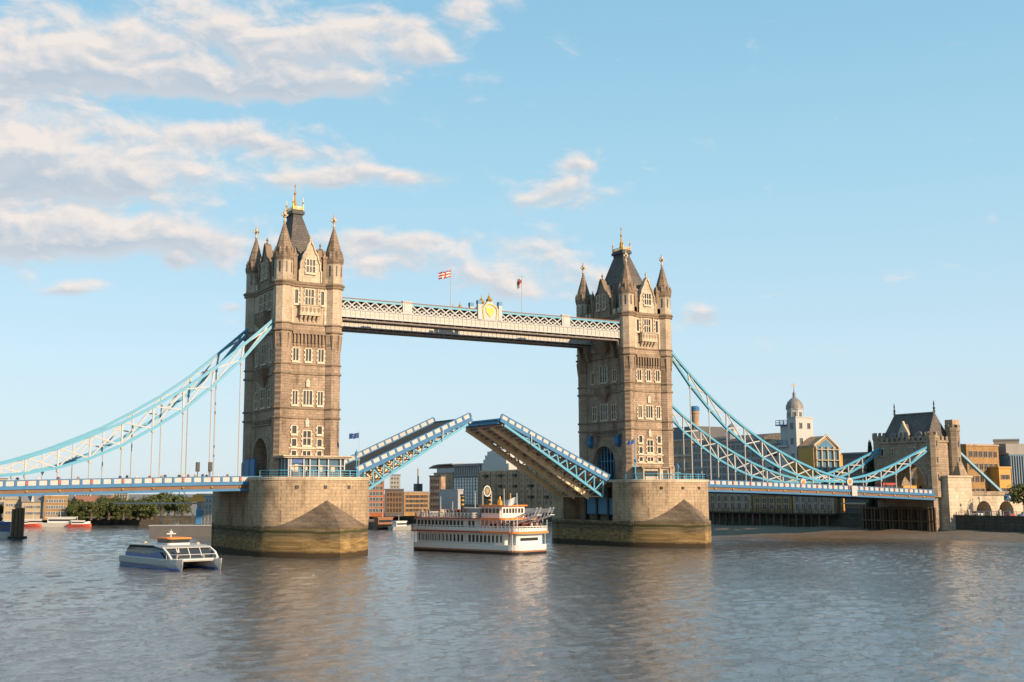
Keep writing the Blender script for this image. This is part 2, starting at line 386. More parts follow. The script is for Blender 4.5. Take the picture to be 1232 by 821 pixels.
random.seed(5)
mb = MB(); nx_, ny_ = 60, 110
edge = [(150,116),(120,100),(60,62),(30,52),(12,52),(4,58),(-2,66),(-8,76),(-14,90),(-30,100),(-50,107),(-70,110),(-120,116),(-200,118)]
def edgex(y):
    for (y0, x0), (y1, x1) in zip(edge, edge[1:]):
        if y1 <= y <= y0: return x0+(x1-x0)*(y-y0)/(y1-y0)
    return 118
from mathutils import noise as NZ
vs = []
for j in range(ny_+1):
    y = 150 - 350*j/ny_; xe = edgex(y)-8
    for i in range(nx_+1):
        tt = i/nx_; x = xe+(136.2-xe)*tt
        vs.append((x, y, -.75+2.6*tt**.8+.62*NZ.noise(Vector((x*.09, y*.09, 1)))+.22*NZ.noise(Vector((x*.5, y*.5, 4)))))
mb.add(vs, [(j*(nx_+1)+i, j*(nx_+1)+i+1, (j+1)*(nx_+1)+i+1, (j+1)*(nx_+1)+i) for j in range(ny_) for i in range(nx_)])
struct(mb.obj('foreshore', 'mud', smooth=True))

# ------------------------------------------------------------------ piers
PXH = 11.0; PC = 40.6
def end_curve(n=44, b=9., y0=11.):
    pts = []
    for i in range(n+1):
        a = math.pi*(i/n); c, s_ = math.cos(a), math.sin(a)
        pts.append((math.copysign(abs(c)**.8, c)*PXH, -(y0+b*abs(s_)**.8)))
    return pts      # from +x to -x on the -y side
def build_pier(label, cx, flip):
    t_ = thing('bridge_pier', label, 'bridge pier', (cx, 0, 0), group='granite river piers of the bridge')
    ring = end_curve(); plan = ring + [(-x, -y) for x, y in ring]
    mb = MB()
    mb.loft([[(x, y, z_) for x, y in plan] for z_ in (-3, 5.3)])
    # upper stage, notched on the river-opening side to take the foot of the raised leaf
    nx0, yn = 6.6, 9.6
    if flip > 0: up = [p for p in ring] + [(-PXH, 11)] + [(-x, -y) for x, y in ring][1:] 
    notch = [(-PXH, yn), (-nx0, yn), (-nx0, -yn), (-PXH, -yn)] if flip > 0 else [(PXH, -yn), (nx0, -yn), (nx0, yn), (PXH, yn)]
    far_ = [(-x, -y) for x, y in ring]
    if flip > 0: up = ring + notch[::-1] + far_
    else: up = ring + far_ + notch[::-1]
    mb.loft([[(x, y, z_) for x, y in up] for z_ in (5.303, 13.55)])
    mb.obj('pier_body', 'pier', t_)
    mb = MB(); mb.loft([[(x*1.012, y*1.008, z_) for x, y in plan] for z_ in (13.553, 13.85)]); mb.loft([[(x*1.018, y*1.012, z_) for x, y in plan] for z_ in (13.853, 14.1)])
    mb.obj('coping', 'trim', t_)
    # pointed cutwaters with sloping stone caps
    for sg in (-1, 1):
        mb = MB(); k = 26
        arc = []
        for i in range(k+1):
            f = i/k; arc.append((-(PXH+.1)*(1-f**1.75), sg*(12+14.4*f))) 
        arc2 = arc + [(-x, y) for x, y in arc[:-1]][::-1]
        mb.loft([[(x, y, z_) for x, y in arc2] for z_ in (-3, 3.0, 4.9, 5.4)], caps=True)
        # cap: rises from the plinth edge to an apex against the curved wall
        top = []
        apex = (0, sg*19.3, 10.4)
        for f in (.0, .25, .5, .75, 1.):
            rr = []
            for x, y in arc2:
                y0 = sg*(abs(y)-.25 if abs(y) > 12 else abs(y)); x0 = x*.985
                fz = f**.93
                rr.append((x0+(apex[0]-x0)*f, y0+(apex[1]-y0)*f, 5.4+(apex[2]-5.4)*fz))
            top.append(rr)
        mb.loft(top, caps=True)
        mb.obj('cutwater', 'starling', t_)
    # scuppers
    for x in (-5.4, -.3, 4.4):
        yy = 11+9*(1-abs(x/PXH)**2.5)**.4
        mb = MB(); mb.box(x-.28, x+.28, -yy-.14, -yy+.5, 12.0, 12.6); mb.obj('scupper', 'black', t_)
    if flip > 0:      # chamber for the counterweight, seen only on the far pier
        for y in (-6.2, -1.9, 2.4):
            mb = MB(); mb.box(-8.2, -7.7, y-1.7, y+1.7, 6.6, 10.2); mb.obj('chamber_plate', 'turqd', t_)
        for y in (-8.4, -4.05, .25, 4.6):
            mb = MB(); mb.box(-8.4, -7.5, y-.3, y+.3, 5.31, 12.5); mb.obj('chamber_post', 'dark', t_)
    return t_
build_pier('granite pier standing in the river under the tower with the glass pavilion', -PC, -1)
build_pier('granite pier beside the white steamer, under the tower with the small stone cabin', PC, 1)

def rail(mb, pts, h=1.1, step=1.6, m=0):
    for p, q in zip(pts, pts[1:]):
        p = Vector(p); q = Vector(q); L = (q-p).length; k = max(1, int(L/step))
        for i in range(k+1): 
            a = p.lerp(q, i/k); mb.box(a.x-.06, a.x+.06, a.y-.06, a.y+.06, a.z, a.z+h, m)
        for zz, hh in ((h, .12), (h*.55, .08), (h*.2, .08)): mb.bar(p+Vector((0,0,zz)), q+Vector((0,0,zz)), .08, hh, m)
for c, lab in ((-PC, 'turquoise railing round the pier top beside the glass pavilion'), (PC, 'turquoise railing round the pier top beside the stone cabin')):
    mb = MB(); ring = [(x*.975+c, y*.975, 14.1) for x, y in end_curve(12)]
    rail(mb, ring[1:-1], 1.15, 1.2)
    tag(mb.obj('pier_railing', 'turq'), lab, 'railing')

# ------------------------------------------------------------------ towers
TC = 40.4; AX, AY = 5.6, 8.9; TX, TY = 5.1, 8.4; G = 14.1
def window_mesh(w, h, lights, tiers=1, fr=.18, arch=False, mat='white_stone'):
    """window in the plane y=0, looking to -y, sill at z=0; frame stands proud, panes lie inside"""
    f = MB(); d = .22
    f.box(-w/2-fr, -w/2, -d, .1, -.2, h+fr); f.box(w/2, w/2+fr, -d, .1, -.2, h+fr)
    f.box(-w/2, w/2, -d, .1, h, h+fr); f.box(-w/2-fr-.1, w/2+fr+.1, -d-.1, .1, -.42, -.203)
    f.box(-w/2, w/2, -d+.02, .1, -.2, 0)
    for i in range(1, lights): x = -w/2+w*i/lights; f.box(x-.09, x+.09, -d+.05, .1, 0, h)
    for j in range(1, tiers):
        zz = h*j/tiers
        for i in range(lights): 
            x0 = -w/2+w*i/lights+(.09 if i else 0); x1 = -w/2+w*(i+1)/lights-(.09 if i < lights-1 else 0)
            f.box(x0, x1, -d+.06, .1, zz-.08, zz+.08)
    # quoined jambs
    for j in range(int(h/.9)+1):
        zz = j*.9
        if zz+.4 < h: 
            for sg in (-1, 1): f.box(min(sg*(w/2+fr+.003), sg*(w/2+fr+.2)), max(sg*(w/2+fr+.003), sg*(w/2+fr+.2)), -d+.05, .1, zz, zz+.42)
    p = MB(); p.box(-w/2, w/2, -.03, .05, 0, h)
    return f.mesh('window', mat), p.mesh('pane', 'glass')
WM = {}
def win(parent, kind, s, z, face, off=0., **kw):
    if kind not in WM: WM[kind] = window_mesh(*kind)
    f, p = WM[kind]
    if face == 'W': loc, rz = (s, -AY-off, z), 0
    elif face == 'E': loc, rz = (-s, AY+off, z), math.pi
    elif face == 'N': loc, rz = (-AX-off, -s, z), -math.pi/2
    else: loc, rz = (AX+off, s, z), math.pi/2
    o = link('window', f, parent, loc, rz); link('pane', p, o)
    return o
def facemap(face):
    if face == 'W': return lambda s, z, o: (s, -AY-o, z)
    if face == 'E': return lambda s, z, o: (-s, AY+o, z)
    if face == 'N': return lambda s, z, o: (-AX-o, -s, z)
    return lambda s, z, o: (AX+o, s, z)
def fbox(mb, F, s0, s1, z0, z1, o0, o1, m=0):
    mb.hexa([F(s0,z0,o1), F(s1,z0,o1), F(s1,z0,o0), F(s0,z0,o0)], [F(s0,z1,o1), F(s1,z1,o1), F(s1,z1,o0), F(s0,z1,o0)], m)
def build_tower(label, cx):
    T = thing('bridge_tower', label, 'bridge tower', (cx, 0, 0), group='towers of the bridge')
    AW = 4.3; ZS = 17.4
    mb = MB()
    mb.box(-AX, AX, -AY, -AW, G, 24.2); mb.box(-AX, AX, AW, AY, G, 24.2)
    k = 10; arc = [(AW*math.cos(math.pi*i/k), ZS+AW*1.0*math.sin(math.pi*i/k)) for i in range(k+1)]
    for (a, za), (c, zc) in zip(arc, arc[1:]):
        mb.hexa([(-AX,c,zc),(AX,c,zc),(AX,a,za),(-AX,a,za)], [(-AX,c,24.2),(AX,c,24.2),(AX,a,24.2),(-AX,a,24.2)])
    mb.box(-AX, AX, -AY, AY, 24.203, 51.2)
    # shallow stepped plinth and pilaster strips
    for sx in (-1, 1): mb.box(min(sx*AX, sx*(AX+.35)), max(sx*AX, sx*(AX+.35)), -7.2, -AW-.9, G, 16); mb.box(min(sx*AX, sx*(AX+.35)), max(sx*AX, sx*(AX+.35)), AW+.9, 7.2, G, 16)
    mb.obj('wall', 'tower', T)
    for sx in (-1, 1):
        mb = MB()
        for (r0, r1, o) in ((AW+.02, AW+.42, .5), (AW+.423, AW+.85, .32), (AW+.853, AW+1.3, .16)):
            for i in range(16):
                a0, a1 = math.pi*i/16, math.pi*(i+1)/16
                q = lambda r, a, x: (sx*(AX+x), r*math.cos(a), ZS+r*math.sin(a))
                mb.hexa([q(r0,a0,0), q(r1,a0,0), q(r1,a1,0), q(r0,a1,0)], [q(r0,a0,o), q(r1,a0,o), q(r1,a1,o), q(r0,a1,o)])
            for sy in (-1, 1): mb.box(min(sx*AX, sx*(AX+o)), max(sx*AX, sx*(AX+o)), min(sy*r0, sy*r1), max(sy*r0, sy*r1), G, ZS)
        mb.obj('arch_moulding', 'tower', T)
    # turrets
    for sx in (-1, 1):
        for sy in (-1, 1):
            cx_, cy_ = sx*TX, sy*TY; ph = math.pi/8
            mb = MB(); mb.lathe([(1.78,G),(1.78,17),(1.6,17.4),(1.6,38.6),(1.78,41.2),(1.78,56.1)], cx_, cy_, 8, ph)
            tu = mb.obj('turret', 'tower', T)
            mb = MB(); mb.lathe([(1.8,55.2),(2.02,55.9),(2.02,56.6),(1.86,56.7),(.16,62.7)], cx_, cy_, 8, ph)
            for i in range(8):
                a = ph+2*math.pi*i/8+math.pi/8; x, y = cx_+1.72*math.cos(a), cy_+1.72*math.sin(a)
                mb.lathe([(.3,56.2),(.3,57.1),(.02,57.9)], x, y, 4, a)
            mb.obj('spire', 'spire', tu)
            mb = MB(); mb.lathe([(.16,62.6),(.34,62.9),(.16,63.2),(.12,65.4)], cx_, cy_, 8)
            mb.box(cx_-.62, cx_+.62, cy_-.13, cy_+.13, 63.95, 64.35); mb.box(cx_-.13, cx_+.13, cy_-.62, cy_+.62, 63.95, 64.35); mb.box(cx_-.26, cx_+.26, cy_-.26, cy_+.26, 63.7, 64.7)
            mb.obj('finial', 'trim', tu)
            mb = MB()
            for i in range(8):
                a = ph+2*math.pi*i/8+math.pi/8
                for r in (1.66,): 
                    x, y = cx_+r*math.cos(a), cy_+r*math.sin(a); dx_, dy_ = -math.sin(a), math.cos(a)
                    mb.hexa([(x-dx_*.14,y-dy_*.14,52.8),(x+dx_*.14,y+dy_*.14,52.8),(x*1.0+dx_*.14+.03*math.cos(a),y+dy_*.14+.03*math.sin(a),52.8),(x-dx_*.14+.03*math.cos(a),y-dy_*.14+.03*math.sin(a),52.8)],
                            [(x-dx_*.14,y-dy_*.14,54.9),(x+dx_*.14,y+dy_*.14,54.9),(x+dx_*.14+.03*math.cos(a),y+dy_*.14+.03*math.sin(a),54.9),(x-dx_*.14+.03*math.cos(a),y-dy_*.14+.03*math.sin(a),54.9)])
            mb.obj('slit_window', 'glass', tu)
            # corbelled brackets under the wide upper stage
            mb = MB()
            for i in range(8):
                a = ph+2*math.pi*i/8; r = 1.62
                x, y = cx_+r*math.cos(a), cy_+r*math.sin(a); c, s_ = math.cos(a), math.sin(a)
                mb.hexa([(x-s_*-.02,y-c*.02,38.2),(x+s_*-.02,y+c*.02,38.2),(x+c*.05,y+s_*.05,38.2),(x+c*.04,y+s_*.04,38.2)],
                        [(x+s_*.16,y-c*.16,41.2),(x-s_*.16,y+c*.16,41.2),(x-s_*.16+c*.32,y+c*.16+s_*.32,41.2),(x+s_*.16+c*.32,y-c*.16+s_*.32,41.2)])
            mb.obj('corbel', 'string', tu)
    # string courses all round, with rings on the turrets
    for z0, z1, o in ((25.1,25.5,.22),(26.9,27.3,.22),(33.5,33.95,.24),(35.3,35.65,.2),(41.6,42.0,.3),(43.0,43.3,.2),(50.3,50.75,.3),(50.753,51.3,.5)):
        mb = MB()
        R0 = 1.6 if z0 < 40 else 1.78
        xx, yy = TX-R0*.9, TY-R0*.9
        mb.box(-xx, xx, -AY-o, -AY+.2, z0, z1); mb.box(-xx, xx, AY-.2, AY+o, z0, z1)
        mb.box(-AX-o, -AX+.2, -yy, yy, z0, z1); mb.box(AX-.2, AX+o, -yy, yy, z0, z1)
        for sx in (-1, 1):
            for sy in (-1, 1): mb.lathe([(R0+o*.7+.05,z0),(R0+o+.08,(z0+z1)/2),(R0+o*.7,z1)], sx*TX, sy*TY, 8, math.pi/8)
        mb.obj('string_course', 'string', T)
    # west and east faces
    for face in ('W', 'E'):
        F = facemap(face)
        for s in (-2.55, 0, 2.55): win(T, (1.05, 2.3, 2), s, 36.1, face)
        for s in (-2.55, 2.55): win(T, (.95, 2.5, 2), s, 27.8, face)
        win(T, (1.75, 2.6, 3), 0, 27.8, face)
        for s in (-2.55, 2.55):
            win(T, (.85, 1.45, 1), s, 22.3, face); win(T, (.85, 1.3, 1), s, 19.95, face); win(T, (.85, .85, 1), s, 18.2, face)
        win(T, (1.5, 2.6, 2, 2), 0, 20.2, face); win(T, (1.5, .85, 2), 0, 18.2, face)
        win(T, (1.7, 2.9, 3, 2), 0, 47.0, face)
        for s in (-2.65, 2.65): win(T, (.6, 2.6, 1), s, 47.1, face)
        for zz in (19.45, 17.6): mb = MB(); fbox(mb, F, -3.6, 3.6, zz, zz+.3, 0, .2); mb.obj('sill_band', 'white_stone', T)
        for zz in (23.6, 31.1):
            mb = MB(); fbox(mb, F, -.35, .35, zz, zz+1.0, 0, .3); mb.ext([F(-.5,zz+1.0,.3), F(.5,zz+1.0,.3), F(0,zz+1.7,.3)], Vector(F(0,0,0))-Vector(F(0,0,.3))); mb.obj('niche', 'white_stone', T)
        mb = MB()
        for i in range(9):
            s = -2.9+i*.725
            fbox(mb, F, s-.16, s+.16, 39.5, 41.5, 0, .42); fbox(mb, F, s-.16, s+.16, 38.9, 39.497, 0, .2)
        fbox(mb, F, -3.3, 3.3, 41.2, 41.6, .0, .5)
        mb.obj('corbel_table', 'string', T)
        # projecting balcony with shields below the upper windows
        mb = MB(); fbox(mb, F, -2.05, 2.05, 45.0, 46.6, 0, .95); fbox(mb, F, -2.2, 2.2, 46.603, 46.85, 0, 1.1); fbox(mb, F, -2.2, 2.2, 44.75, 44.997, 0, 1.1)
        for i in range(5):
            s = -1.7+i*.85; mb.hexa([F(s-.2,43.6,.1),F(s+.2,43.6,.1),F(s+.2,43.6,0),F(s-.2,43.6,0)], [F(s-.24,44.747,.95),F(s+.24,44.747,.95),F(s+.24,44.747,0),F(s-.24,44.747,0)])
        orl = mb.obj('balcony', 'trim', T)
        mb = MB()
        for i in range(5):
            s = -1.6+i*.8; mb.ext([F(s-.25,46.3,1.0), F(s+.25,46.3,1.0), F(s+.25,45.7,1.0), F(s,45.3,1.0), F(s-.25,45.7,1.0)], Vector(F(0,0,0))-Vector(F(0,0,.06)))
        mb.obj('shield', 'string', orl)
        for s in (-3.3, 3.3): mb = MB(); fbox(mb, F, s-.22, s+.22, 43.35, 50.2, 0, .22); mb.obj('pilaster', 'trim', T)
        for s in (-1.75, 1.75): mb = MB(); fbox(mb, F, s-.14, s+.14, 46.9, 50.2, 0, .25); mb.obj('pilaster', 'trim', T)
    # north and south faces (towards the side span and the opening)
    for face in ('N', 'S'):
        F = facemap(face)
        for s in (-2.7, 0, 2.7): win(T, (1.5, 3.3, 2, 2, .18, False, 'trim'), s, 46.6, face)
        win(T, (2.6, 3.6, 3, 2, .18, False, 'trim'), 0, 36.2, face)
        for s in (-4.2, 4.2): win(T, (1.1, 2.4, 2, 1, .18, False, 'trim'), s, 36.2, face)
        win(T, (2.6, 3.4, 3, 2, .18, False, 'trim'), 0, 27.7, face)
        for s in (-3.7, 3.7): win(T, (1.5, 3.0, 2, 2, .18, False, 'trim'), s, 27.7, face)
        for zt, zb, w in ((35.1, 33.6, 2.3), (46.2, 44.2, 2.8)):
            mb = MB(); fbox(mb, F, -w, w, zb, zt-.25, 0, 1.3); fbox(mb, F, -w-.15, w+.15, zt-.247, zt, 0, 1.45)
            mb.hexa([F(-.5,zb-2.2,.05),F(.5,zb-2.2,.05),F(.5,zb-2.2,0),F(-.5,zb-2.2,0)], [F(-w,zb-.003,1.2),F(w,zb-.003,1.2),F(w,zb-.003,0),F(-w,zb-.003,0)])
            for i in range(6): s = -w+.3+i*(2*w-.6)/5; fbox(mb, F, s-.12, s+.12, zb+.25, zt-.45, 1.303, 1.42)
            mb.obj('oriel', 'string', T)
        mb = MB()
        for i in range(13): s = -4.5+i*.75; fbox(mb, F, s-.13, s+.13, 24.3, 25.1, 0, .3)
        fbox(mb, F, -6.3, 6.3, 24.0, 24.3, 0, .25)
        mb.obj('corbel_table', 'string', T)
        for s in (-5.3, 5.3) if face == 'S' else ():
            mb = MB(); mb.hexa([F(s-.3,21.4,.5),F(s+.3,21.4,.5),F(s+.3,21.4,0),F(s-.3,21.4,0)], [F(s-.65,22.2,.9),F(s+.65,22.2,.9),F(s+.65,22.2,0),F(s-.65,22.2,0)])
            fbox(mb, F, s-.65, s+.65, 22.203, 23.6, 0, .9); mb.ext([F(s-.8,23.603,1.05),F(s+.8,23.603,1.05),F(s,24.3,.2)], Vector(F(0,0,0))-Vector(F(0,0,.2)))
            mb.obj('painted_bracket', 'blue', T)
    # gables
    for face in ('W', 'E', 'N', 'S'):
        F = facemap(face); wide = face in 'NS'; hw = 3.3 if wide else 2.25; ap = 60. if wide else 59.4; sc = hw/2.25
        prof = [(2.25,51.3),(2.25,53.5),(2.0,53.7),(2.0,55.0),(1.65,55.6),(1.45,56.6),(.95,57.3),(.6,58.4),(.28,ap-.5),(0,ap)]
        pts = [(x*sc, z) for x, z in prof] + [(-x*sc, z) for x, z in prof[:-1]][::-1]
        mb = MB(); mb.ext([F(s, z, .35) for s, z in pts], Vector(F(0,0,-.75))-Vector(F(0,0,.35)))
        gb = mb.obj('gable', 'string' if wide else 'trim', T)
        mb = MB()
        for (s0, z0), (s1, z1) in zip(pts, pts[1:]):
            if (s0, z0) != (s1, z1): mb.bar(F(s0, z0, .42), F(s1, z1, .42), .3, .3)
        mb.lathe([(.28,ap),(.12,ap+.5),(.3,ap+.7),(.02,ap+1.3)], *F(0,0,0)[:2], 6)
        mb.obj('coping', 'string' if wide else 'trim', gb)
        if wide:
            for s in (-1.15, 1.15): win(gb, (.95, 3.2, 2, 2, .18, False, 'trim'), s, 53.0, face, .36)
        else: win(gb, (1.75, 2.5, 3, 2, .18, False, 'white_stone'), 0, 53.2, face, .36)
        # dormer roof behind the gable
        mb = MB(); zr = ap-1.2; wr = hw*.82; dl = 4.6 if wide else 6.4
        mb.ext([F(-wr, 51.4, -.75), F(wr, 51.4, -.75), F(wr, 54.2, -.75), F(0, zr, -.75), F(-wr, 54.2, -.75)], Vector(F(0,0,-dl))-Vector(F(0,0,-.75)))
        mb.obj('dormer_roof', 'slate', T)
        for s in (-1, 1):
            s0 = s*(hw+.75); mb = MB(); fbox(mb, F, s0-.35, s0+.35, 51.3, 56.2, -.5, .3); fbox(mb, F, s0-.48, s0+.48, 56.203, 56.6, -.63, .43)
            x, y, _ = F(s0, 0, -.1); mb.lathe([(.42,56.603),(.02,58.0)], x, y, 4, math.pi/4)
            mb.obj('pinnacle', 'string', T)
    mb = MB()      # battlemented parapet
    for i in range(5):
        for sg in (-1, 1):
            x = -3.3+i*1.65
            if abs(x) > 2.3: 
                for sy in (-1, 1): mb.box(x-.4, x+.4, min(sy*(AY-.1), sy*(AY+.35)), max(sy*(AY-.1), sy*(AY+.35)), 51.303, 52.5)
    for i in range(9):
        y = -6.4+i*1.6
        if abs(y) > 4: 
            for sx in (-1, 1): mb.box(min(sx*(AX-.1), sx*(AX+.35)), max(sx*(AX-.1), sx*(AX+.35)), y-.4, y+.4, 51.303, 52.5)
    mb.obj('parapet', 'trim', T)
    # steep hipped roof with platform and gilded crown
    mb = MB(); rg = lambda a, b_, z: [(-a,-b_,z),(a,-b_,z),(a,b_,z),(-a,b_,z)]
    mb.loft([rg(4.7,8.0,51.25), rg(4.1,7.0,53.6), rg(2.3,4.5,59.8), rg(1.0,1.9,65.6)])
    rf = mb.obj('roof', 'slate', T)
    mb = MB(); mb.loft([rg(.95,1.85,65.55), rg(1.0,1.9,66.2), rg(1.3,2.2,66.3), rg(1.3,2.2,66.9), rg(1.1,2.0,66.95), rg(1.1,2.0,67.2)])
    mb.obj('roof_platform', 'dark', rf)
    mb = MB()
    rail(mb, [(-1.1,-2,67.2),(1.1,-2,67.2),(1.1,2,67.2),(-1.1,2,67.2),(-1.1,-2,67.2)], .55, .9)
    for x, y in ((-1.05,-1.95),(1.05,-1.95),(1.05,1.95),(-1.05,1.95)): mb.lathe([(.15,67.2),(.12,68.4),(.22,68.6),(.07,68.9),(.02,69.9)], x, y, 6)
    mb.lathe([(.6,67.2),(.34,68.2),(.42,69.0),(.17,69.6),(.14,70.6),(.3,70.9),(.1,71.3),(.08,72.2),(.18,72.5),(.02,73.0)], 0, 0, 8)
    mb.obj('crown', 'gold', rf)
    return T
t1 = build_tower('tall Gothic stone bridge tower left of the walkways, glass pavilion at its foot', -TC)
KIDS = {}
def kids_map(o): 
    for x in bpy.data.objects: 
        if x.parent: KIDS.setdefault(x.parent.name, []).append(x)
kids_map(t1)
t2 = dup(t1, (TC, 0, 0), math.pi, 'tall Gothic stone bridge tower right of the walkways, small stone cabin at its foot')
KIDS = {}
# iron portal bracing inside the far tower arch
P_ = thing('arch_bracing', 'turquoise iron bars filling the road arch of the right-hand tower', 'iron bracing', (TC-AX+.6, 0, G))
for i in range(7):
    y = -3.6+i*1.2; zt = 3.25+math.sqrt(max(0, 4.25**2-y*y)); mb = MB(); mb.box(-.1, .1, y-.11, y+.11, 0, zt); mb.obj('bar', 'turqd', P_)
mb = MB(); mb.box(.13, .3, -4.2, 4.2, 4.1, 4.4); mb.obj('crossbar', 'turqd', P_)
mb = MB(); mb.box(2.6, 2.8, -4.2, 4.2, 0, 6); mb.obj('gate_leaf', 'dark', P_)

# ------------------------------------------------------------------ high level walkways
def build_walk(label, ya, yb):
    T = thing('high_walkway', label, 'walkway', (0, 0, 44.2), group='high level walkways between the towers')
    X0 = 34.6; z = lambda v: v-44.2
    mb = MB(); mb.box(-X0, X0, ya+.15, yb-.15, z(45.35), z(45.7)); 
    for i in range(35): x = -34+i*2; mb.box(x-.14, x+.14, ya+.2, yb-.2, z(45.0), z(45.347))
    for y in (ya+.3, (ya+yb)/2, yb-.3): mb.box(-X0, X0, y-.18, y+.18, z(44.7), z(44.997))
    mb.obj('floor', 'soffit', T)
    for y0, s in ((ya, -1), (yb, 1)):
        q = lambda a, b_: (min(y0+s*a, y0+s*b_), max(y0+s*a, y0+s*b_))
        mb = MB(); mb.box(-X0, X0, *q(-.1,.1), z(45.5), z(46.75)); mb.box(-X0, X0, *q(-.1,.28), z(45.3), z(45.497)); mb.box(-X0, X0, *q(-.1,.25), z(46.753), z(46.95))
        for i in range(67): x = -34.4+i*1.04; mb.box(x-.1, x+.1, *q(.103,.2), z(45.55), z(46.7))
        for i in range(66): x = -33.88+i*1.04; mb.box(x-.26, x+.26, *q(.095,.14), z(45.9), z(46.35), 1)
        mb.obj('panelled_fascia', ['white', 'cream'], T)
        mb = MB(); mb.box(-X0, X0, *q(-.22,.22), z(48.55), z(49.0)); mb.obj('top_chord', 'turq', T)
        mb = MB(); mb.box(-X0, X0, *q(-.3,.32), z(49.003), z(49.14)); mb.obj('capping', 'rooftile', T)
        for (xa, xb, nn) in ((-34.2,-20.2,7),(-18.0,-2.8,7),(2.8,17.9,7),(20.3,34.2,7)):
            mb = MB(); st = (xb-xa)/nn
            for i in range(nn):
                a, b_ = xa+i*st, xa+(i+1)*st
                mb.bar((a, y0+s*.02, z(46.95)), (b_, y0+s*.02, z(48.55)), .2, .24); mb.bar((a, y0+s*.1, z(48.55)), (b_, y0+s*.1, z(46.95)), .2, .24)
                mb.bar((a+st/2, y0+s*.06, z(46.95)), (a+st, y0+s*.06, z(47.75)), .16, .16); mb.bar((a+st/2, y0+s*.06, z(46.95)), (a, y0+s*.06, z(47.75)), .16, .16)
            mb.obj('lattice', 'white', T)
        for x in (-19.1, 19.1):
            mb = MB(); mb.box(x-1.05, x+1.05, *q(-.2,.3), z(46.953), z(49.3)); mb.box(x-1.15, x+1.15, *q(-.3,.4), z(49.303), z(49.45)); mb.box(x-.7, x+.7, *q(.303,.36), z(47.3), z(48.9))
            mb.obj('pier_panel', 'white', T)
        # central crest
        mb = MB()
        prof = [(-2.1,46.953),(2.1,46.953),(2.1,49.3),(1.6,49.7),(1.0,50.3),(.5,50.9),(-.5,50.9),(-1.0,50.3),(-1.6,49.7),(-2.1,49.3)]
        mb.ext([(x, y0-s*.2, z(v)) for x, v in prof], (0, s*.55, 0))
        for x in (-2.5, 2.5): mb.box(x-.38, x+.38, *q(-.25,.45), z(46.953), z(50.2))
        cr = mb.obj('crest', 'white', T)
        mb = MB()
        mb.ext([(-1.0,y0+s*.36,z(49.6)),(1.0,y0+s*.36,z(49.6)),(1.0,y0+s*.36,z(48.6)),(0,y0+s*.36,z(47.5)),(-1.0,y0+s*.36,z(48.6))], (0, s*.12, 0))
        for i in range(12):
            a0, a1 = math.pi*i/12, math.pi*(i+1)/12
            mb.bar((1.7*math.cos(a0),y0+s*.42,z(48.9+1.4*math.sin(a0))), (1.7*math.cos(a1),y0+s*.42,z(48.9+1.4*math.sin(a1))), .2, .22)
        for sg in (-1, 1): mb.bar((sg*1.7,y0+s*.42,z(48.9)), (sg*1.5,y0+s*.42,z(47.2)), .2, .2)
        mb.lathe([(.55,z(50.9)),(.75,z(51.3)),(.3,z(51.7)),(.34,z(51.9)),(.12,z(52.1)),(.03,z(52.9))], 0, y0, 8)
        mb.obj('gilded_arms', 'gold', cr)
        for x in (-2.5, 2.5):
            mb = MB(); mb.box(x-.45, x+.45, *q(-.3,.5), z(50.203), z(50.95)); mb.obj('post_cap', 'turqd', cr)
    mb = MB(); mb.box(-X0, X0, ya+.75, ya+.85, z(45.7), z(48.7)); mb.box(-X0, X0, yb-.85, yb-.75, z(45.7), z(48.7)); mb.obj('glazing', 'glass', T)
    mb = MB(); mb.box(-X0, X0, ya+.5, yb-.5, z(48.75), z(49.05)); mb.obj('roof', 'lead', T)
    # iron brackets under the ends
    for x, sg in ((-34.4, 1), (34.4, -1)):
        for y in (ya+.4, yb-.4):
            mb = MB(); mb.hexa([(x,y-.3,z(41.2)),(x+sg*.5,y-.3,z(41.2)),(x+sg*.5,y+.3,z(41.2)),(x,y+.3,z(41.2))], [(x,y-.3,z(44.697)),(x+sg*1.5,y-.3,z(44.697)),(x+sg*1.5,y+.3,z(44.697)),(x,y+.3,z(44.697))])
            mb.obj('end_bracket', 'string', T)
    return T
build_walk('near lattice walkway with white crest and gilded shield at midspan', -8.0, -4.8)
build_walk('rear lattice walkway seen below and behind the nearer one', 4.8, 8.0)

def flag_mesh(name, w, h, fn, mats, sag=.15, nu=12, nv=8, furl=0.):
    mb = MB(); vs = []
    for i in range(nu+1):
        for j in range(nv+1):
            a, b_ = i/nu, j/nv
            vs.append((-(a*w)*(1-furl*.6), .22*h*math.sin(a*7+b_)*a**.5, (b_-1)*h - sag*a*w - furl*a*h*.4 + .05*math.sin(a*9)))
    fs = []; mi = []
    for i in range(nu):
        for j in range(nv):
            fs.append((i*(nv+1)+j, (i+1)*(nv+1)+j, (i+1)*(nv+1)+j+1, i*(nv+1)+j+1)); mi.append(fn((i+.5)/nu, (j+.5)/nv))
    mb.v = vs; mb.f = fs; mb.mi = mi
    me = mb.mesh(name, mats); return me
def flagpole(label, x, y, z0, h, me, group=None, r=.07, mat='white', fz=None):
    T = thing('flagpole', label, 'flagpole', (x, y, z0), group=group)
    mb = MB(); mb.tube((0,0,0), (0,0,h), r*1.3, r*.7, 8); mb.lathe([(.02,h),(.12,h+.1),(.02,h+.25)], 0, 0, 8); mb.obj('pole', mat, T)
    link('flag', me, T, (-.08, 0, h-.1 if fz is None else fz))
    return T
def union(a, b_):
    x, y = abs(a-.5), abs(b_-.5)
    if x < .06 or y < .10: return 1
    if x < .11 or y < .19: return 2
    if abs(x/.5-y/.5) < .13: return 1
    if abs(x/.5-y/.5) < .28: return 2
    return 0
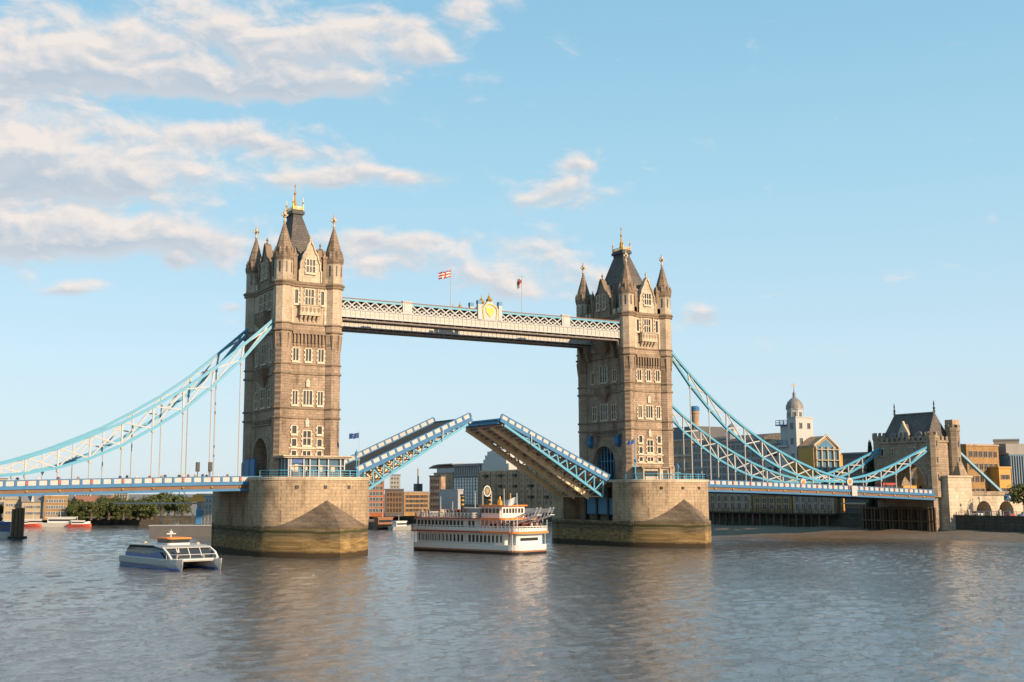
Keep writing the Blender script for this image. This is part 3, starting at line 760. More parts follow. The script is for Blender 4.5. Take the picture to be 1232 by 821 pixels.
flagpole('white pole flying a Union flag above the walkway, left of the crest', -8.0, -6., 49.1, 8.2, flag_mesh('flag', 2.7, 1.5, union, ['navy', 'red', 'boatwhite'], .28))
flagpole('white pole with a limp red and white flag above the walkway, right of the crest', 9.3, -6., 49.1, 8.2,
         flag_mesh('flag', 1.1, 2.0, lambda a, b_: 1 if abs(a-.5) < .16 or abs(b_-.55) < .14 else 0, ['boatwhite', 'red'], .3, furl=.3))
flagpole('white pole flying a dark blue flag on the left pier, beside the raised leaf', -31.4, -13., 14.1, 8.5, flag_mesh('flag', 1.9, 1.0, lambda a, b_: 0, ['navy'], .12), r=.06)
flagpole('turquoise pole flying a dark flag on the right pier, by the stone cabin', 32.9, -13.4, 14.1, 8.7, flag_mesh('flag', 1.7, .95, lambda a, b_: 0, ['navy'], .3), r=.09, mat='turq')

# ------------------------------------------------------------------ side spans
def zdeck(x):      # parapet top along the side span
    u = max(0, (abs(x)-51)/81); return 14.3-2.25*u**1.25
def build_span(label, sgn):
    T = thing('side_span', label, 'bridge span', (0, 0, 0), group='road side spans hung from the chains')
    N = 45; xs = [49.2+(131.2-49.2)*i/N for i in range(N+1)]
    mb = MB(); sec = [(-9.0,-1.25),(9.0,-1.25),(9.0,-1.55),(-9.0,-1.55)]
    mb.loft([[(sgn*x, y, zdeck(x)+dz_) for y, dz_ in sec] for x in xs]); mb.obj('road_deck', 'asphalt', T)
    mb = MB()
    for x in xs[::2]: mb.box(sgn*x-.25, sgn*x+.25, -8.7, 8.7, zdeck(x)-2.5, zdeck(x)-1.56)
    for y in (-6, -2, 2, 6):
        mb.loft([[(sgn*x, yy, zdeck(x)+dz_) for yy, dz_ in ((y-.2,-1.6),(y+.2,-1.6),(y+.2,-2.45),(y-.2,-2.45))] for x in xs])
    mb.obj('floor_beam', 'brown', T)
    for sy in (-1, 1):
        def strip(y0, y1, d0, d1, name, mat):
            m_ = MB(); m_.loft([[(sgn*x, sy*y, zdeck(x)+d) for y, d in ((y0,d0),(y1,d0),(y1,d1),(y0,d1))] for x in xs]); return m_.obj(name, mat, T)
        strip(9.02, 9.45, -1.6, -1.12, 'blue_girder', 'blue')
        strip(9.02, 9.2, -2.25, -1.603, 'recessed_web', 'brown')
        strip(9.02, 9.5, -2.68, -2.253, 'bottom_flange', 'blue')
        strip(9.02, 9.4, -1.118, -.98, 'kerb_rail', 'blue')
        # panels in bays: three to each hanger
        mbp = MB(); mbp.loft([[(sgn*x, sy*y, zdeck(x)+d) for y, d in ((9.1,-.12),(9.42,-.12),(9.42,0),(9.1,0))] for x in xs], 1)
        bays = [53.0+5.27*i for i in range(16)]
        x = 50.4
        k = 0
        xx = [51.2]+[53.2+5.27/3*i for i in range(45) if 53.2+5.27/3*i < 131]
        for a, c in zip(xx, xx[1:]):
            za = zdeck((a+c)/2)
            mbp.box(min(sgn*(a+.24), sgn*(c-.24)), max(sgn*(a+.24), sgn*(c-.24)), min(sy*9.2, sy*9.3), max(sy*9.2, sy*9.3), za-.985, za-.115)
        for i, a in enumerate(xx):
            za = zdeck(a); red = (i-1) % 3 == 0 and i > 0
            mbp.box(sgn*a-.2, sgn*a+.2, min(sy*9.12, sy*9.45), max(sy*9.12, sy*9.45), za-.99, za-.11, 1)
            if red:
                mbp.box(sgn*a-.17, sgn*a+.17, min(sy*9.44, sy*9.5), max(sy*9.44, sy*9.5), za-.85, za-.2, 2)
                mbg = MB(); mbg.lathe([(.02,za-2.18),(.2,za-2.1),(.24,za-1.95),(.2,za-1.8),(.02,za-1.72)], sgn*a, sy*9.3, 8); mbg.obj('gold_boss', 'gold', T)
        mbp.obj('parapet', ['white', 'blue', 'red'], T)
    return T
build_span('blue and white road span on the left, hung between tower and picture edge', -1)
build_span('blue and white road span on the right, from tower to stone abutment gateway', 1)

# ------------------------------------------------------------------ suspension chains
UP = [(46.2,44.6),(47.4,43.5),(52.7,38.7),(58.2,33.9),(63.8,29.8),(69.1,26.5),(74.4,23.5),(79.7,21.1),(85,18.9),(90.3,17.1),(95.6,15.7),(101.2,14.7)]
LO = [(46.2,43.9),(47.5,42.4),(53.2,35.7),(58.6,30.5),(63.7,26.1),(69.1,22.6),(74.4,19.5),(79.8,17.15),(85,15.5),(90.2,14.5),(95.6,14.0),(101.2,14.0)]
US = [(103,14.7),(108.3,15.6),(113.6,16.9),(119,18.6),(124.3,20.6),(131.4,23.2)]
LS = [(103,14.0),(108.3,14.1),(113.6,14.9),(119,16.4),(124.3,18.6),(131.4,22.4)]
def build_chain(label, rz, y, name, up, lo, ends, grp):
    T = thing(name, label, 'suspension chain', (0, y, 0), rz, grp)
    for nm, pts in (('upper_chord', up), ('lower_chord', lo)):
        mb = MB()
        rings = []
        for i, (x, z_) in enumerate(pts):
            a = Vector((pts[max(i-1,0)][0], 0, pts[max(i-1,0)][1])); b_ = Vector((pts[min(i+1,len(pts)-1)][0], 0, pts[min(i+1,len(pts)-1)][1]))
            d = (b_-a).normalized(); nrm = Vector((-d.z, 0, d.x)); p = Vector((x, 0, z_))
            rings.append([p+nrm*.25+Vector((0,.3,0)), p+nrm*.25-Vector((0,.3,0)), p-nrm*.25-Vector((0,.3,0)), p-nrm*.25+Vector((0,.3,0))])
        mb.loft(rings); mb.obj(nm, 'turq', T)
    inner = range(2, len(up)-1) if name == 'suspension_chain' else range(1, len(up)-1)
    for i in inner:
        mb = MB(); mb.bar((up[i][0],0,up[i][1]), (lo[i][0],0,lo[i][1]), .3, .3); mb.obj('vertical_strut', 'white', T)
    for i in range(1, len(up)-1):
        mb = MB()
        mb.bar((up[i][0],0,up[i][1]), (lo[i+1][0],0,lo[i+1][1]), .22, .24); mb.bar((lo[i][0],.1,lo[i][1]), (up[i+1][0],.1,up[i+1][1]), .22, .24)
        mb.obj('diagonal_brace', 'white', T)
    for i in inner:
        x, z_ = lo[i]; zb = zdeck(x)-1.2
        if z_-zb > .6: 
            mb = MB(); mb.tube((x,0,zb), (x,0,z_-.2), .13, .13, 6); mb.lathe([(.28,z_-.75),(.28,z_-.25)], x, 0, 8); mb.obj('hanger', 'white', T)
    return T
g1, g2 = 'long suspension chains hung from the towers', 'short suspension chains rising to the abutment'
build_chain('long turquoise chain descending from the right tower, the nearer of its two', 0, -7.8, 'suspension_chain', UP, LO, 0, g1)
build_chain('long turquoise chain behind the nearer one, seen right of the right tower', 0, 7.8, 'suspension_chain', UP, LO, 0, g1)
build_chain('long turquoise chain reaching across the front of the left tower flank', math.pi, -7.8, 'suspension_chain', UP, LO, 0, g1)
build_chain('long turquoise chain ending at the far edge of the left tower', math.pi, 7.8, 'suspension_chain', UP, LO, 0, g1)
build_chain('short turquoise chain rising to the near side of the stone gateway', 0, -7.8, 'short_chain', US, LS, 0, g2)
build_chain('short turquoise chain rising to the far side of the stone gateway', 0, 7.8, 'short_chain', US, LS, 0, g2)
for y, lab in ((-7.8, 'blue and white chain joint with red disc, nearer of the two at the low point'), (7.8, 'blue and white chain joint with red disc, farther of the two at the low point')):
    T = thing('chain_joint', lab, 'chain joint', (102.1, y, zdeck(102)-1.2), group='medallion joints at the lowest points of the chains')
    mb = MB(); mb.box(-.85, .85, -.5, .5, 0, 1.75); mb.obj('link_box', 'blue', T)
    mb = MB(); mb.tube((0,-.62,2.15), (0,.62,2.15), 1.0, 1.0, 20); mb.obj('medallion', 'white', T)
    mb = MB(); mb.tube((0,-.70,2.15), (0,-.623,2.15), .5, .5, 16); mb.obj('red_disc', 'orange', T)
    if y < 0: mb = MB(); mb.box(-.9, .9, -1.95, -1.75, -1.3, 1.15); mb.obj('parapet_pillar', 'white', T)

# ------------------------------------------------------------------ raised bascule leaves
def build_leaf(label, sgn, xh, zh, ang_, LL):
    T = thing('bascule_leaf', label, 'bridge leaf', (sgn*-xh if sgn > 0 else xh, 0, zh), group='raised halves of the opening span')
    T.location = (-xh, 0, zh) if sgn > 0 else (xh, 0, zh)
    T.rotation_euler = (0, -ang_, 0) if sgn > 0 else (0, -ang_, math.pi)
    # local: x along the leaf to the tip, z normal to the deck, parapet top at z=0
    def bx_(name, mat, boxes):
        mb = MB()
        for b_ in boxes: mb.box(*b_)
        return mb.obj(name, mat, T)
    bx_('road_surface', 'asphalt', [(-1.5, LL-.3, -7.9, 7.9, -1.45, -1.2)])
    bx_('cross_beam', 'under', [(x-.16, x+.16, -7.8, 7.8, -2.15, -1.453) for x in [i*1.42 for i in range(int(LL/1.42)+1)]])
    bx_('under_plate', 'under', [(2, LL-.5, -7.7, 7.7, -1.62, -1.453)])
    depth = lambda x: 1.95+3.15*(max(0, 1-x/(LL*.98)))**1.15
    for y in (-8.0, -2.7, 2.7, 8.0):
        outer = abs(y) > 5
        N = 11; xs = [-.4+(LL-.9)*i/N for i in range(N+1)]
        hh_ = .25 if y*sgn < -5 else .58
        mb = MB(); mb.loft([[(x, yy, -depth(x)+d) for yy, d in ((y-.28,-hh_),(y+.28,-hh_),(y+.28,hh_),(y-.28,hh_))] for x in xs])
        gi = mb.obj('bottom_chord', 'turq' if y*sgn < -5 else 'girder', T)
        if outer:
            mb = MB(); mb.box(-.8, LL, y-.3, y+.3, -1.75, -1.3); mb.obj('top_chord', 'blue', T)
        else:
            mb = MB(); mb.box(-.8, LL-.6, y-.25, y+.25, -1.95, -1.66); mb.obj('top_chord', 'girder', T)
        mb = MB()
        for i in range(N-2):
            a, c = xs[i], xs[i+1]; md = (a+c)/2
            mb.bar((a, y, -depth(a)), (md, y, -1.9), .26, .26); mb.bar((md, y, -1.9), (c, y, -depth(c)), .26, .26)
        mb.obj('zigzag_brace', 'turq' if y*sgn < -5 else 'girder', T)
    # sway frames between the girders: bottom laterals in cream
    mb = MB()
    N = 11; xs = [-.4+(LL-.9)*i/N for i in range(N+1)]
    for i, x in enumerate(xs[:-2]):
        mb.bar((x, -7.7, -depth(x)+.1), (x, 7.7, -depth(x)+.1), .2, .22)
        if i < N-2:
            for y0, y1 in ((-7.7,-2.7),(-2.7,2.7),(2.7,7.7)):
                mb.bar((x, y0, -depth(x)+.1), (x, y1, -1.7), .16, .16); mb.bar((x, y1, -depth(x)+.1), (x, y0, -1.7), .16, .16)
    mb.obj('sway_brace', 'girder', T)
    if sgn < 0:
        mb = MB()
        for y in (-5.4, 0., 5.4):
            mb.box(-.5, LL*.62, y-.5, y+.5, -1.95, -1.63)
        mb.obj('buckle_plate', 'under', T)
    # parapets
    for sy in (-1, 1):
        q = lambda a, b_: (min(sy*a, sy*b_), max(sy*a, sy*b_))
        nP = int(LL/1.76); st = LL/nP
        bx_('parapet_panel', 'white', [(i*st+.2, (i+1)*st-.2, *q(8.0,8.1), -.98, -.2) for i in range(nP)])
        bx_('parapet_frame', 'blue' if sy*sgn < 0 else 'blue', [(-.3, LL, *q(7.9,8.2), -.19, 0), (-.3, LL, *q(7.9,8.2), -1.297, -.98)]+[(i*st-.2, i*st+.2, *q(7.95,8.25), -.977, -.193) for i in range(nP+1)])
    bx_('tip_beam', 'turqd', [(LL-.25, LL, -7.65, 7.65, -2.2, -1.0), (LL+.003, LL+.25, -7.6, 7.6, -1.5, -1.15)])
    mb = MB(); yv = -8.45*sgn if False else (-8.45 if sgn > 0 else 8.45)
    mb.bar((LL*.70, yv, -2.9), (LL*.735, yv, -.9), .16, .16); mb.obj('navigation_post', 'white', T)
    return T
build_leaf('raised road leaf hinged at the left tower, turquoise truss in sunlight', 1, 29.9, 16.25, R(24.2), 27.5)
build_leaf('raised road leaf hinged at the right tower, showing its brown underside', -1, 29.9, 15.25, R(24.6), 29.5)

# ------------------------------------------------------------------ pavilion, cabin and fittings on the piers
T = thing('glass_pavilion', 'glass pavilion with flat roof on the pier at the foot of the left tower', 'pavilion', (-PC, -14., G))
mb = MB(); mb.box(-6.6, 6.6, -1.6, 4.6, 3.45, 3.7); mb.box(-6.9, 6.9, -1.9, 4.6, 3.703, 3.9); mb.obj('roof', 'trim', T)
mb = MB()
for x in (-5.5, -5.1, -2.6, -1.4, .35, 2.2, 4.6, 5.4): mb.box(x-.11, x+.11, -1.1, -.85, 0, 3.45)
for y in (.6, 2.3, 4.2):
    for x in (-5.6, 5.5): mb.box(x-.1, x+.1, y-.1, y+.1, 0, 3.45)
mb.box(-5.6, 5.5, -1.08, -.9, 2.0, 2.12); mb.obj('mullion', 'white', T)
mb = MB(); mb.box(-5.5, 5.4, -.7, -.6, .9, 3.44); mb.box(-5.45, -5.4, -.6, 4.4, .9, 3.44); mb.obj('glazing', 'bglass', T)
mb = MB(); mb.box(-5.6, 5.5, -.8, -.55, 0, .897); mb.obj('plinth', 'greyd', T)
mb = MB(); mb.box(-5.0, -2.7, -.95, -.72, 2.5, 3.2); mb.obj('blue_sign_panel', 'royal', T)
mb = MB()
for i, (x, w, h) in enumerate(((-4.6,.5,1.0),(-3.9,.7,1.3),(-2.0,.4,.9),(.9,.5,1.2),(3.2,.8,.9))): mb.box(x-w/2, x+w/2, -.78, -.72, 1, 1+h)
mb.obj('poster', 'cream', T)
T = thing('stone_cabin', 'small flat-roofed stone control cabin on the pier of the right tower', 'cabin', (39.2, -13.2, G))
mb = MB(); mb.box(-4.1, 3.6, .3, 3.6, 0, 2.45); mb.obj('wall', 'trim', T)
mb = MB(); mb.box(-4.5, 4.0, -.2, 3.6, 2.453, 2.75); mb.obj('roof', 'string', T)
mb = MB(); mb.box(-3.6, .1, .2, .28, .75, 1.9); mb.obj('window', 'glass', T)
mb = MB(); mb.box(1.6, 2.8, .2, .28, .05, 2.1); mb.obj('door', 'dark', T)
for x in (-4.1, .4, 3.25): mb = MB(); mb.box(x, x+.35, -.1, .297, 0, 2.45); mb.obj('pilaster', 'trim', T)
# people waiting, lamps, signals, gates
T = thing('road_gate', 'blue painted gate panels closing the road at the left tower arch', 'gate', (-47.4, 3.0, zdeck(50)-1.2))
for y in (-1.6, 1.7): mb = MB(); mb.box(-.12, .12, y-1.55, y+1.55, .1, 4.6); mb.box(-.2, .2, y-1.62, y-1.45, 0, 4.8); mb.obj('gate_leaf', 'blue', T)
def signal(x, y, label):
    T = thing('traffic_signal', label, 'traffic signal', (x, y, zdeck(x)-1.2), group='signal boxes on posts along the left span')
    mb = MB(); mb.tube((0,0,0), (0,0,3.2), .07, .07, 6); mb.obj('post', 'dark', T)
    mb = MB(); mb.box(-.3, .3, -.2, .2, 2.2, 3.7); mb.box(-.38, .38, -.04, .04, 2.1, 3.8); mb.obj('signal_box', 'black', T)
signal(-60.9, -8.3, 'black traffic signal on the left span, the one farther from the tower')
signal(-58.6, -8.3, 'black traffic signal on the left span, the one nearer the tower')
def pierlamp(x, y, label, h=4.2):
    T = thing('lamp_post', label, 'lamp post', (x, y, G), group='lamp posts on the pier tops')
    mb = MB(); mb.lathe([(.26,0),(.22,.5),(.1,.8),(.09,h)], 0, 0, 8); mb.box(-.7, .7, -.05, .05, h-.9, h-.75); mb.obj('post', 'turq', T)
    mb = MB(); mb.lathe([(.12,h),(.3,h+.1),(.34,h+.6),(.1,h+.9),(.03,h+1.2)], 0, 0, 6); mb.obj('lantern', 'turqd', T)
pierlamp(-31.0, -11.0, 'turquoise lamp post at the edge of the left pier, before the leaf')
pierlamp(33.0, -13.4, 'turquoise lamp post on the right pier under the dark flag', 3.6)
pierlamp(43.6, -14.5, 'turquoise lamp post on the right pier, right of the stone cabin', 2.4)

# one standing figure, skinned to a continuous body
def person_mesh(name, pose=0, mats=('cloth_dark', 'cloth_navy', 'skin', 'black')):
    J = [(0,0,.95),(0,0,1.2),(0,.01,1.42),(0,.01,1.53),(0,0,1.66),(.1,0,.9),(.12,.02*pose,.5),(.12,0,.06),(.12,-.16,.03),(-.1,0,.9),(-.12,-.02,.5),(-.12,.03,.06),(-.12,-.14,.03),
         (.2,0,1.4),(.27,.02,1.12),(.26,-.12-.1*pose,.9),(-.2,0,1.4),(-.27,.02,1.12),(-.26,-.1,.88)]
    E_ = [(0,1),(1,2),(2,3),(3,4),(0,5),(5,6),(6,7),(7,8),(0,9),(9,10),(10,11),(11,12),(2,13),(13,14),(14,15),(2,16),(16,17),(17,18)]
    rad = [.15,.14,.15,.055,.105,.1,.07,.045,.04,.1,.07,.045,.04,.07,.05,.035,.07,.05,.035]
    me = bpy.data.meshes.new(name); me.from_pydata(J, E_, []); o = bpy.data.objects.new('tmp', me); COL.objects.link(o)
    md = o.modifiers.new('skin', 'SKIN')
    for v, r in zip(me.skin_vertices[0].data, rad): v.radius = (r, r*.85)
    me.skin_vertices[0].data[0].use_root = True
    o.modifiers.new('sub', 'SUBSURF').levels = 1
    dg = bpy.context.evaluated_depsgraph_get(); m2 = bpy.data.meshes.new_from_object(o.evaluated_get(dg)); bpy.data.objects.remove(o)
    m2.name = name; m2.materials.clear()
    for x in mats: m2.materials.append(M[x])
    for p in m2.polygons:
        c = p.center; p.use_smooth = True
        p.material_index = 3 if (c.z > 1.68 or (c.z > 1.6 and c.y > .02)) else 2 if (c.z > 1.47 or (c.z < .97 and abs(c.x) > .2 and c.z > .8)) else 1 if c.z < .95 else 0
    return m2
PM = [person_mesh('person', i % 2, (a, b_, 'skin', h)) for i, (a, b_, h) in enumerate((('cloth_dark','cloth_navy','black'),('cloth_white','cloth_dark','bark'),('cloth_red','cloth_dark','black'),('cloth_tan','cloth_navy','bark'),('cloth_navy','cloth_tan','black')))]
PD = ['dark top', 'white top', 'red top', 'tan top', 'navy top']
def person(k, loc, rz, label, group, s=1.0, parent=None):
    o = link('person', PM[k], None, loc, rz); o.scale = (s, s, s); tag(o, label, 'person', group); return o
random.seed(11)
px = [-91.5,-88.2,-84.9,-81.7,-74.6,-73.4,-71.8,-69.5,-67.4,-66.8,-64.3,-63.5,-62.7,-61.4,-60.0,-59.3,-57.2,-55.4]
for i, x in enumerate(px):
    k = i % 5
    person(k, (x, -8.4-.4*random.random(), zdeck(x)-1.25+.12), random.uniform(-.6, .6), 'person in a %s watching over the parapet of the left span' % PD[k], 'people along the parapet of the left span, %s' % PD[k], random.uniform(.95, 1.06))

# ------------------------------------------------------------------ stone gateway on the right abutment
T = thing('abutment_gateway', 'stone gateway tower with steep slate roof at the right end of the bridge', 'gateway tower', (136, 0, 0))
mb = MB(); mb.box(-5, 6, -9.0, 9.2, -2, 10.2); aw, zs = 6.3, 13.4
mb.box(-4.6, 5, -8.4, -aw, 10.203, 24.4); mb.box(-4.6, 5, aw, 8.4, 10.203, 24.4)
k = 10; arc = [(aw*math.cos(math.pi*i/k), zs+aw*.95*math.sin(math.pi*i/k)) for i in range(k+1)]
for (a, za), (c, zc) in zip(arc, arc[1:]): mb.hexa([(-4.6,c,zc),(5,c,zc),(5,a,za),(-4.6,a,za)], [(-4.6,c,24.4),(5,c,24.4),(5,a,24.4),(-4.6,a,24.4)])
mb.obj('wall', 'abut', T)
mb = MB(); mb.box(-4.95, 5.3, -8.7, 8.7, 24.403, 24.9)
for i in range(9):
    y = -6.8+i*1.7; mb.box(-4.95, -4.5, y-.45, y+.45, 24.903, 25.9); mb.box(4.85, 5.3, y-.45, y+.45, 24.903, 25.9)
for i in range(5):
    x = -3.+i*1.6; mb.box(x-.4, x+.4, -8.7, -8.25, 24.903, 25.9)
mb.obj('battlement', 'abut', T)
mb = MB(); rg = lambda a, c, z: [(a,c[0],z),(4.4,c[0],z) if False else (-a,c[0],z),(-a,c[1],z),(a,c[1],z)]
mb.loft([[(-3.9,-7.6,24.9),(4.4,-7.6,24.9),(4.4,7.8,24.9),(-3.9,7.8,24.9)], [(-2.6,-7.1,27.6),(3.2,-7.1,27.6),(3.2,7.4,27.6),(-2.6,7.4,27.6)], [(.1,-6.4,32.2),(.5,-6.4,32.2),(.5,6.6,32.2),(.1,6.6,32.2)]])
rf = mb.obj('roof', 'slate', T)
mb = MB(); mb.box(-.1, .7, -6.5, 6.7, 32.203, 32.5); mb.obj('ridge', 'lead', rf)
for y in (-6.4, 6.6):
    mb = MB(); mb.lathe([(.3,32.3),(.22,33.2),(.34,33.5),(.12,33.9),(.2,34.6),(.03,35.6)], .3, y, 6); mb.obj('finial', 'dark', rf)
mb = MB(); mb.ext([(-4.5,-1.7,24.9),(-4.5,1.7,24.9),(-4.5,1.7,27),(-4.5,0.6,28.8),(-4.5,0,30.2),(-4.5,-.6,28.8),(-4.5,-1.7,27)], (.7,0,0)); dm = mb.obj('dormer', 'trim', T)
mb = MB(); mb.ext([(-3.8,-1.5,24.95),(-3.8,1.5,24.95),(-3.8,1.5,27),(-3.8,0,29.4),(-3.8,-1.5,27)], (3.6,0,0)); mb.obj('dormer_roof', 'slate', dm)
for y in (-.75, .75): mb = MB(); mb.box(-4.56, -4.45, y-.4, y+.4, 25.3, 27.2); mb.obj('window', 'glass', dm)
for y in (-4.2, 4.2):
    mb = MB(); mb.tube((-3.6,y,26.2), (-1,y,26.2), 1.1, 1.1, 12); dm2 = mb.obj('round_dormer', 'lead', T)
    mb = MB(); mb.tube((-3.65,y,26.2), (-3.602,y,26.2), .7, .7, 12); mb.obj('window', 'glass', dm2)
for (x, y, zt, r) in ((4.2, -8.6, 29.0, 1.78), (-3.4, 8.8, 27.4, 1.9), (-3.6, -8.3, 27.0, 1.6), (4.4, 8.6, 27.4, 1.9)):
    mb = MB(); mb.lathe([(r*1.02,10.2),(r*1.02,16),(r,16.3),(r,zt-2.0),(r*1.1,zt-1.6),(r*1.1,zt-.8)], x, y, 8, math.pi/8)
    for i in range(8):
        a = math.pi/8+2*math.pi*i/8+math.pi/8; mb.lathe([(.42,zt-.8),(.42,zt)], x+(r*.86)*math.cos(a), y+(r*.86)*math.sin(a), 4, a+math.pi/4)
    tu = mb.obj('turret', 'abut', T)
    for zz in (14.5, 19.0, 23.2):
        mb = MB(); mb.box(x-.22, x+.22, y-r*.925-.03, y-r*.9, zz, zz+1.5); mb.obj('slit_window', 'glass', tu)
    mb = MB(); mb.lathe([(r*1.08,zz-5.0),(r*1.08,zz-4.7)], x, y, 8, math.pi/8); mb.obj('string_course', 'abut', tu)
mb = MB(); mb.box(2.9, 5.5, -9.8, -7.4, 29.003, 29.003+1.3); mb.obj('chimney_block', 'brickdark', T)
mb = MB(); mb.box(-2.4, 6.6, -11.6, -8.9, -.5, 15.2); mb.box(-2.7, 6.9, -11.9, -8.8, 15.203, 15.7); mb.obj('stair_block', 'trim', T)
mb = MB(); mb.hexa([(2.8,-11.4,15.703),(5.8,-11.4,15.703),(5.8,-8.6,15.703),(2.8,-8.6,15.703)], [(3.6,-10.2,19.6),(4.9,-10.2,19.6),(4.9,-8.6,19.6),(3.6,-8.6,19.6)]); mb.obj('buttress', 'abut', T)
for y in (-3.6, 3.6, 7.0):
    mb = MB(); mb.box(-4.75, -4.55, y-.5, y+.5, 21.0, 23.2); w_ = mb.obj('window', 'trim', T); mb = MB(); mb.box(-4.8, -4.752, y-.3, y+.3, 21.2, 23.0); mb.obj('pane', 'glass', w_)
mb = MB()
for i in range(14):
    a0, a1 = math.pi*i/14, math.pi*(i+1)/14
    q = lambda r, a, x: (-4.6-x, r*math.cos(a), zs+.95*r*math.sin(a))
    mb.hexa([q(aw+.02,a0,0), q(aw+.8,a0,0), q(aw+.8,a1,0), q(aw+.02,a1,0)], [q(aw+.02,a0,.3), q(aw+.8,a0,.3), q(aw+.8,a1,.3), q(aw+.02,a1,.3)])
mb.obj('arch_moulding', 'abut', T)
# timber fender in front of the abutment
T = thing('timber_fender', 'dark timber fender piles against the abutment below the span end', 'timber fender', (130.3, 0, 0))
for i in range(24):
    y = -9.6+i*1.02; mb = MB(); mb.box(-.22, .22, y-.24, y+.24, -2, 7.6); mb.obj('pile', 'wood' if i % 3 else 'woodd', T)
mb = MB(); mb.box(-.45, -.23, -10, 14.2, 7.0, 7.4); mb.box(-.45, -.23, -10, 14.2, 3.8, 4.2); mb.obj('waling', 'wood', T)
mb = MB(); mb.box(.3, 3.2, 10, 14.4, -2, 7.5); mb.obj('backing_wall', 'quay', T)
# land ties
for y, lab in ((-7.8, 'sloping blue and white land tie from the gateway to the approach, near side'), (7.8, 'sloping blue and white land tie on the far side, seen through the gateway arch')):
    T = thing('land_tie', lab, 'land tie', (136, y, 5.2))
    mb = MB(); mb.bar((5.2,0,18.0), (24.2,0,5.6), .7, .75); mb.obj('tie_bar', 'turq', T)
    mb = MB(); mb.bar((5.2,-.4,17.9), (24.2,-.4,5.5), .08, .28); mb.obj('white_strip', 'white', T)
    mb = MB(); mb.box(23.2, 28, -1.35, .8, 4.2, 5.95); mb.obj('anchor_cover', 'blue', T)
# approach viaduct
T = thing('approach_viaduct', 'low stone approach viaduct with two dark arches, right of the gateway', 'viaduct', (141.5, 0, 5.2))
mb = MB(); segs = [(4.2, 6.2), (12.3, 15.2), (21.2, 60)]
for a, c in segs: mb.box(a, c, -8.6, 8.6, 0, 5.4)
for a, c in ((6.2, 12.3), (15.2, 21.2)):
    r = (c-a)/2; mx = (a+c)/2
    for i in range(10):
        p0, p1 = math.pi*i/10, math.pi*(i+1)/10
        x0, z0, x1, z1 = mx+r*math.cos(p0), 1.1+r*.95*math.sin(p0), mx+r*math.cos(p1), 1.1+r*.95*math.sin(p1)
        mb.hexa([(x1,-8.6,z1),(x0,-8.6,z0),(x0,8.6,z0),(x1,8.6,z1)], [(x1,-8.6,5.4),(x0,-8.6,5.4),(x0,8.6,5.4),(x1,8.6,5.4)])
mb.obj('wall', 'trim', T)
mb = MB(); mb.box(4.2, 60, -8.9, 8.9, 5.403, 5.7); mb.box(4.2, 60, -8.9, -8.6, 5.703, 6.5); mb.obj('parapet', 'abut', T)
mb = MB(); mb.box(6.2, 21.2, 3.0, 3.2, 0, 5.2); mb.obj('arch_infill', 'greyd', T)

# ------------------------------------------------------------------ boats
def plan(x0, x1, b, rb=1.6, rs=.5, n=5):
    """deck outline: square stern with small corners, blunt rounded bow at x1"""
    pts = []
    for cx_, cy_, r, a0 in ((x1-rb, b-rb, rb, 0), (x0+rs, b-rs, rs, 90), (x0+rs, -b+rs, rs, 180), (x1-rb, -b+rb, rb, 270)):
        for i in range(n+1): a = R(a0+90*i/n); pts.append((cx_+r*math.cos(a), cy_+r*math.sin(a)))
    return pts
def slab(mb, pts, z0, z1, k=1., m=0): mb.loft([[(x, y, z0) for x, y in pts], [(x*k, y*k, z1) for x, y in pts]], m)
hd = Vector((.34, -.94)).normalized(); rz = math.atan2(hd.y, hd.x)
T = thing('river_steamer', 'white three-deck paddle-style pleasure steamer with orange trim and black funnels', 'steamer', (-7.6, -17.4, 0), rz)
Lf, Bm = 13.3, 5.0
mb = MB(); slab(mb, plan(-Lf, Lf, Bm, 2.2), -.5, .45, 1.); mb.obj('hull', 'black', T)
mb = MB(); slab(mb, plan(-Lf-.05, Lf+.1, Bm+.05, 2.2), .453, .75); mb.obj('rubbing_strake', 'rooftile', T)
mb = MB(); slab(mb, plan(-Lf, Lf, Bm, 2.2), .753, 1.7, 1.005); bw = mb.obj('bulwark', 'boatwhite', T)
mb = MB(); slab(mb, plan(-Lf+.4, Lf-3.2, Bm-.55, .6), 1.703, 3.75); mb.obj('main_cabin', 'boatwhite', T)
mb = MB(); slab(mb, plan(-Lf-.5, Lf+.1, Bm+.2, 1.9), 3.753, 3.83); mb.obj('upper_deck', 'boatwhite', T)
mb = MB(); slab(mb, plan(-Lf-.55, Lf+.15, Bm+.25, 1.9), 3.833, 4.06); mb.obj('deck_edge', 'red', T)
mb = MB(); slab(mb, plan(4.6, Lf+.22, Bm+.32, 1.9), 3.84, 4.13); mb.obj('orange_edge', 'orange', T)
mb = MB(); slab(mb, plan(-Lf+.2, 3.6, Bm-.5, .5), 4.063, 6.2); mb.obj('upper_cabin', 'boatwhite', T)
mb = MB(); slab(mb, plan(-Lf+.2, Lf-3.0, Bm+.1, 1.4), 6.203, 6.3); mb.obj('roof_deck', 'boatwhite', T)
mb = MB(); slab(mb, plan(-Lf+.15, Lf-2.95, Bm+.15, 1.4), 6.303, 6.5); mb.obj('roof_edge', 'red', T)
mb = MB(); slab(mb, plan(3.9, Lf-2.9, Bm+.2, 1.4), 6.31, 6.62); mb.obj('orange_edge', 'orange', T)
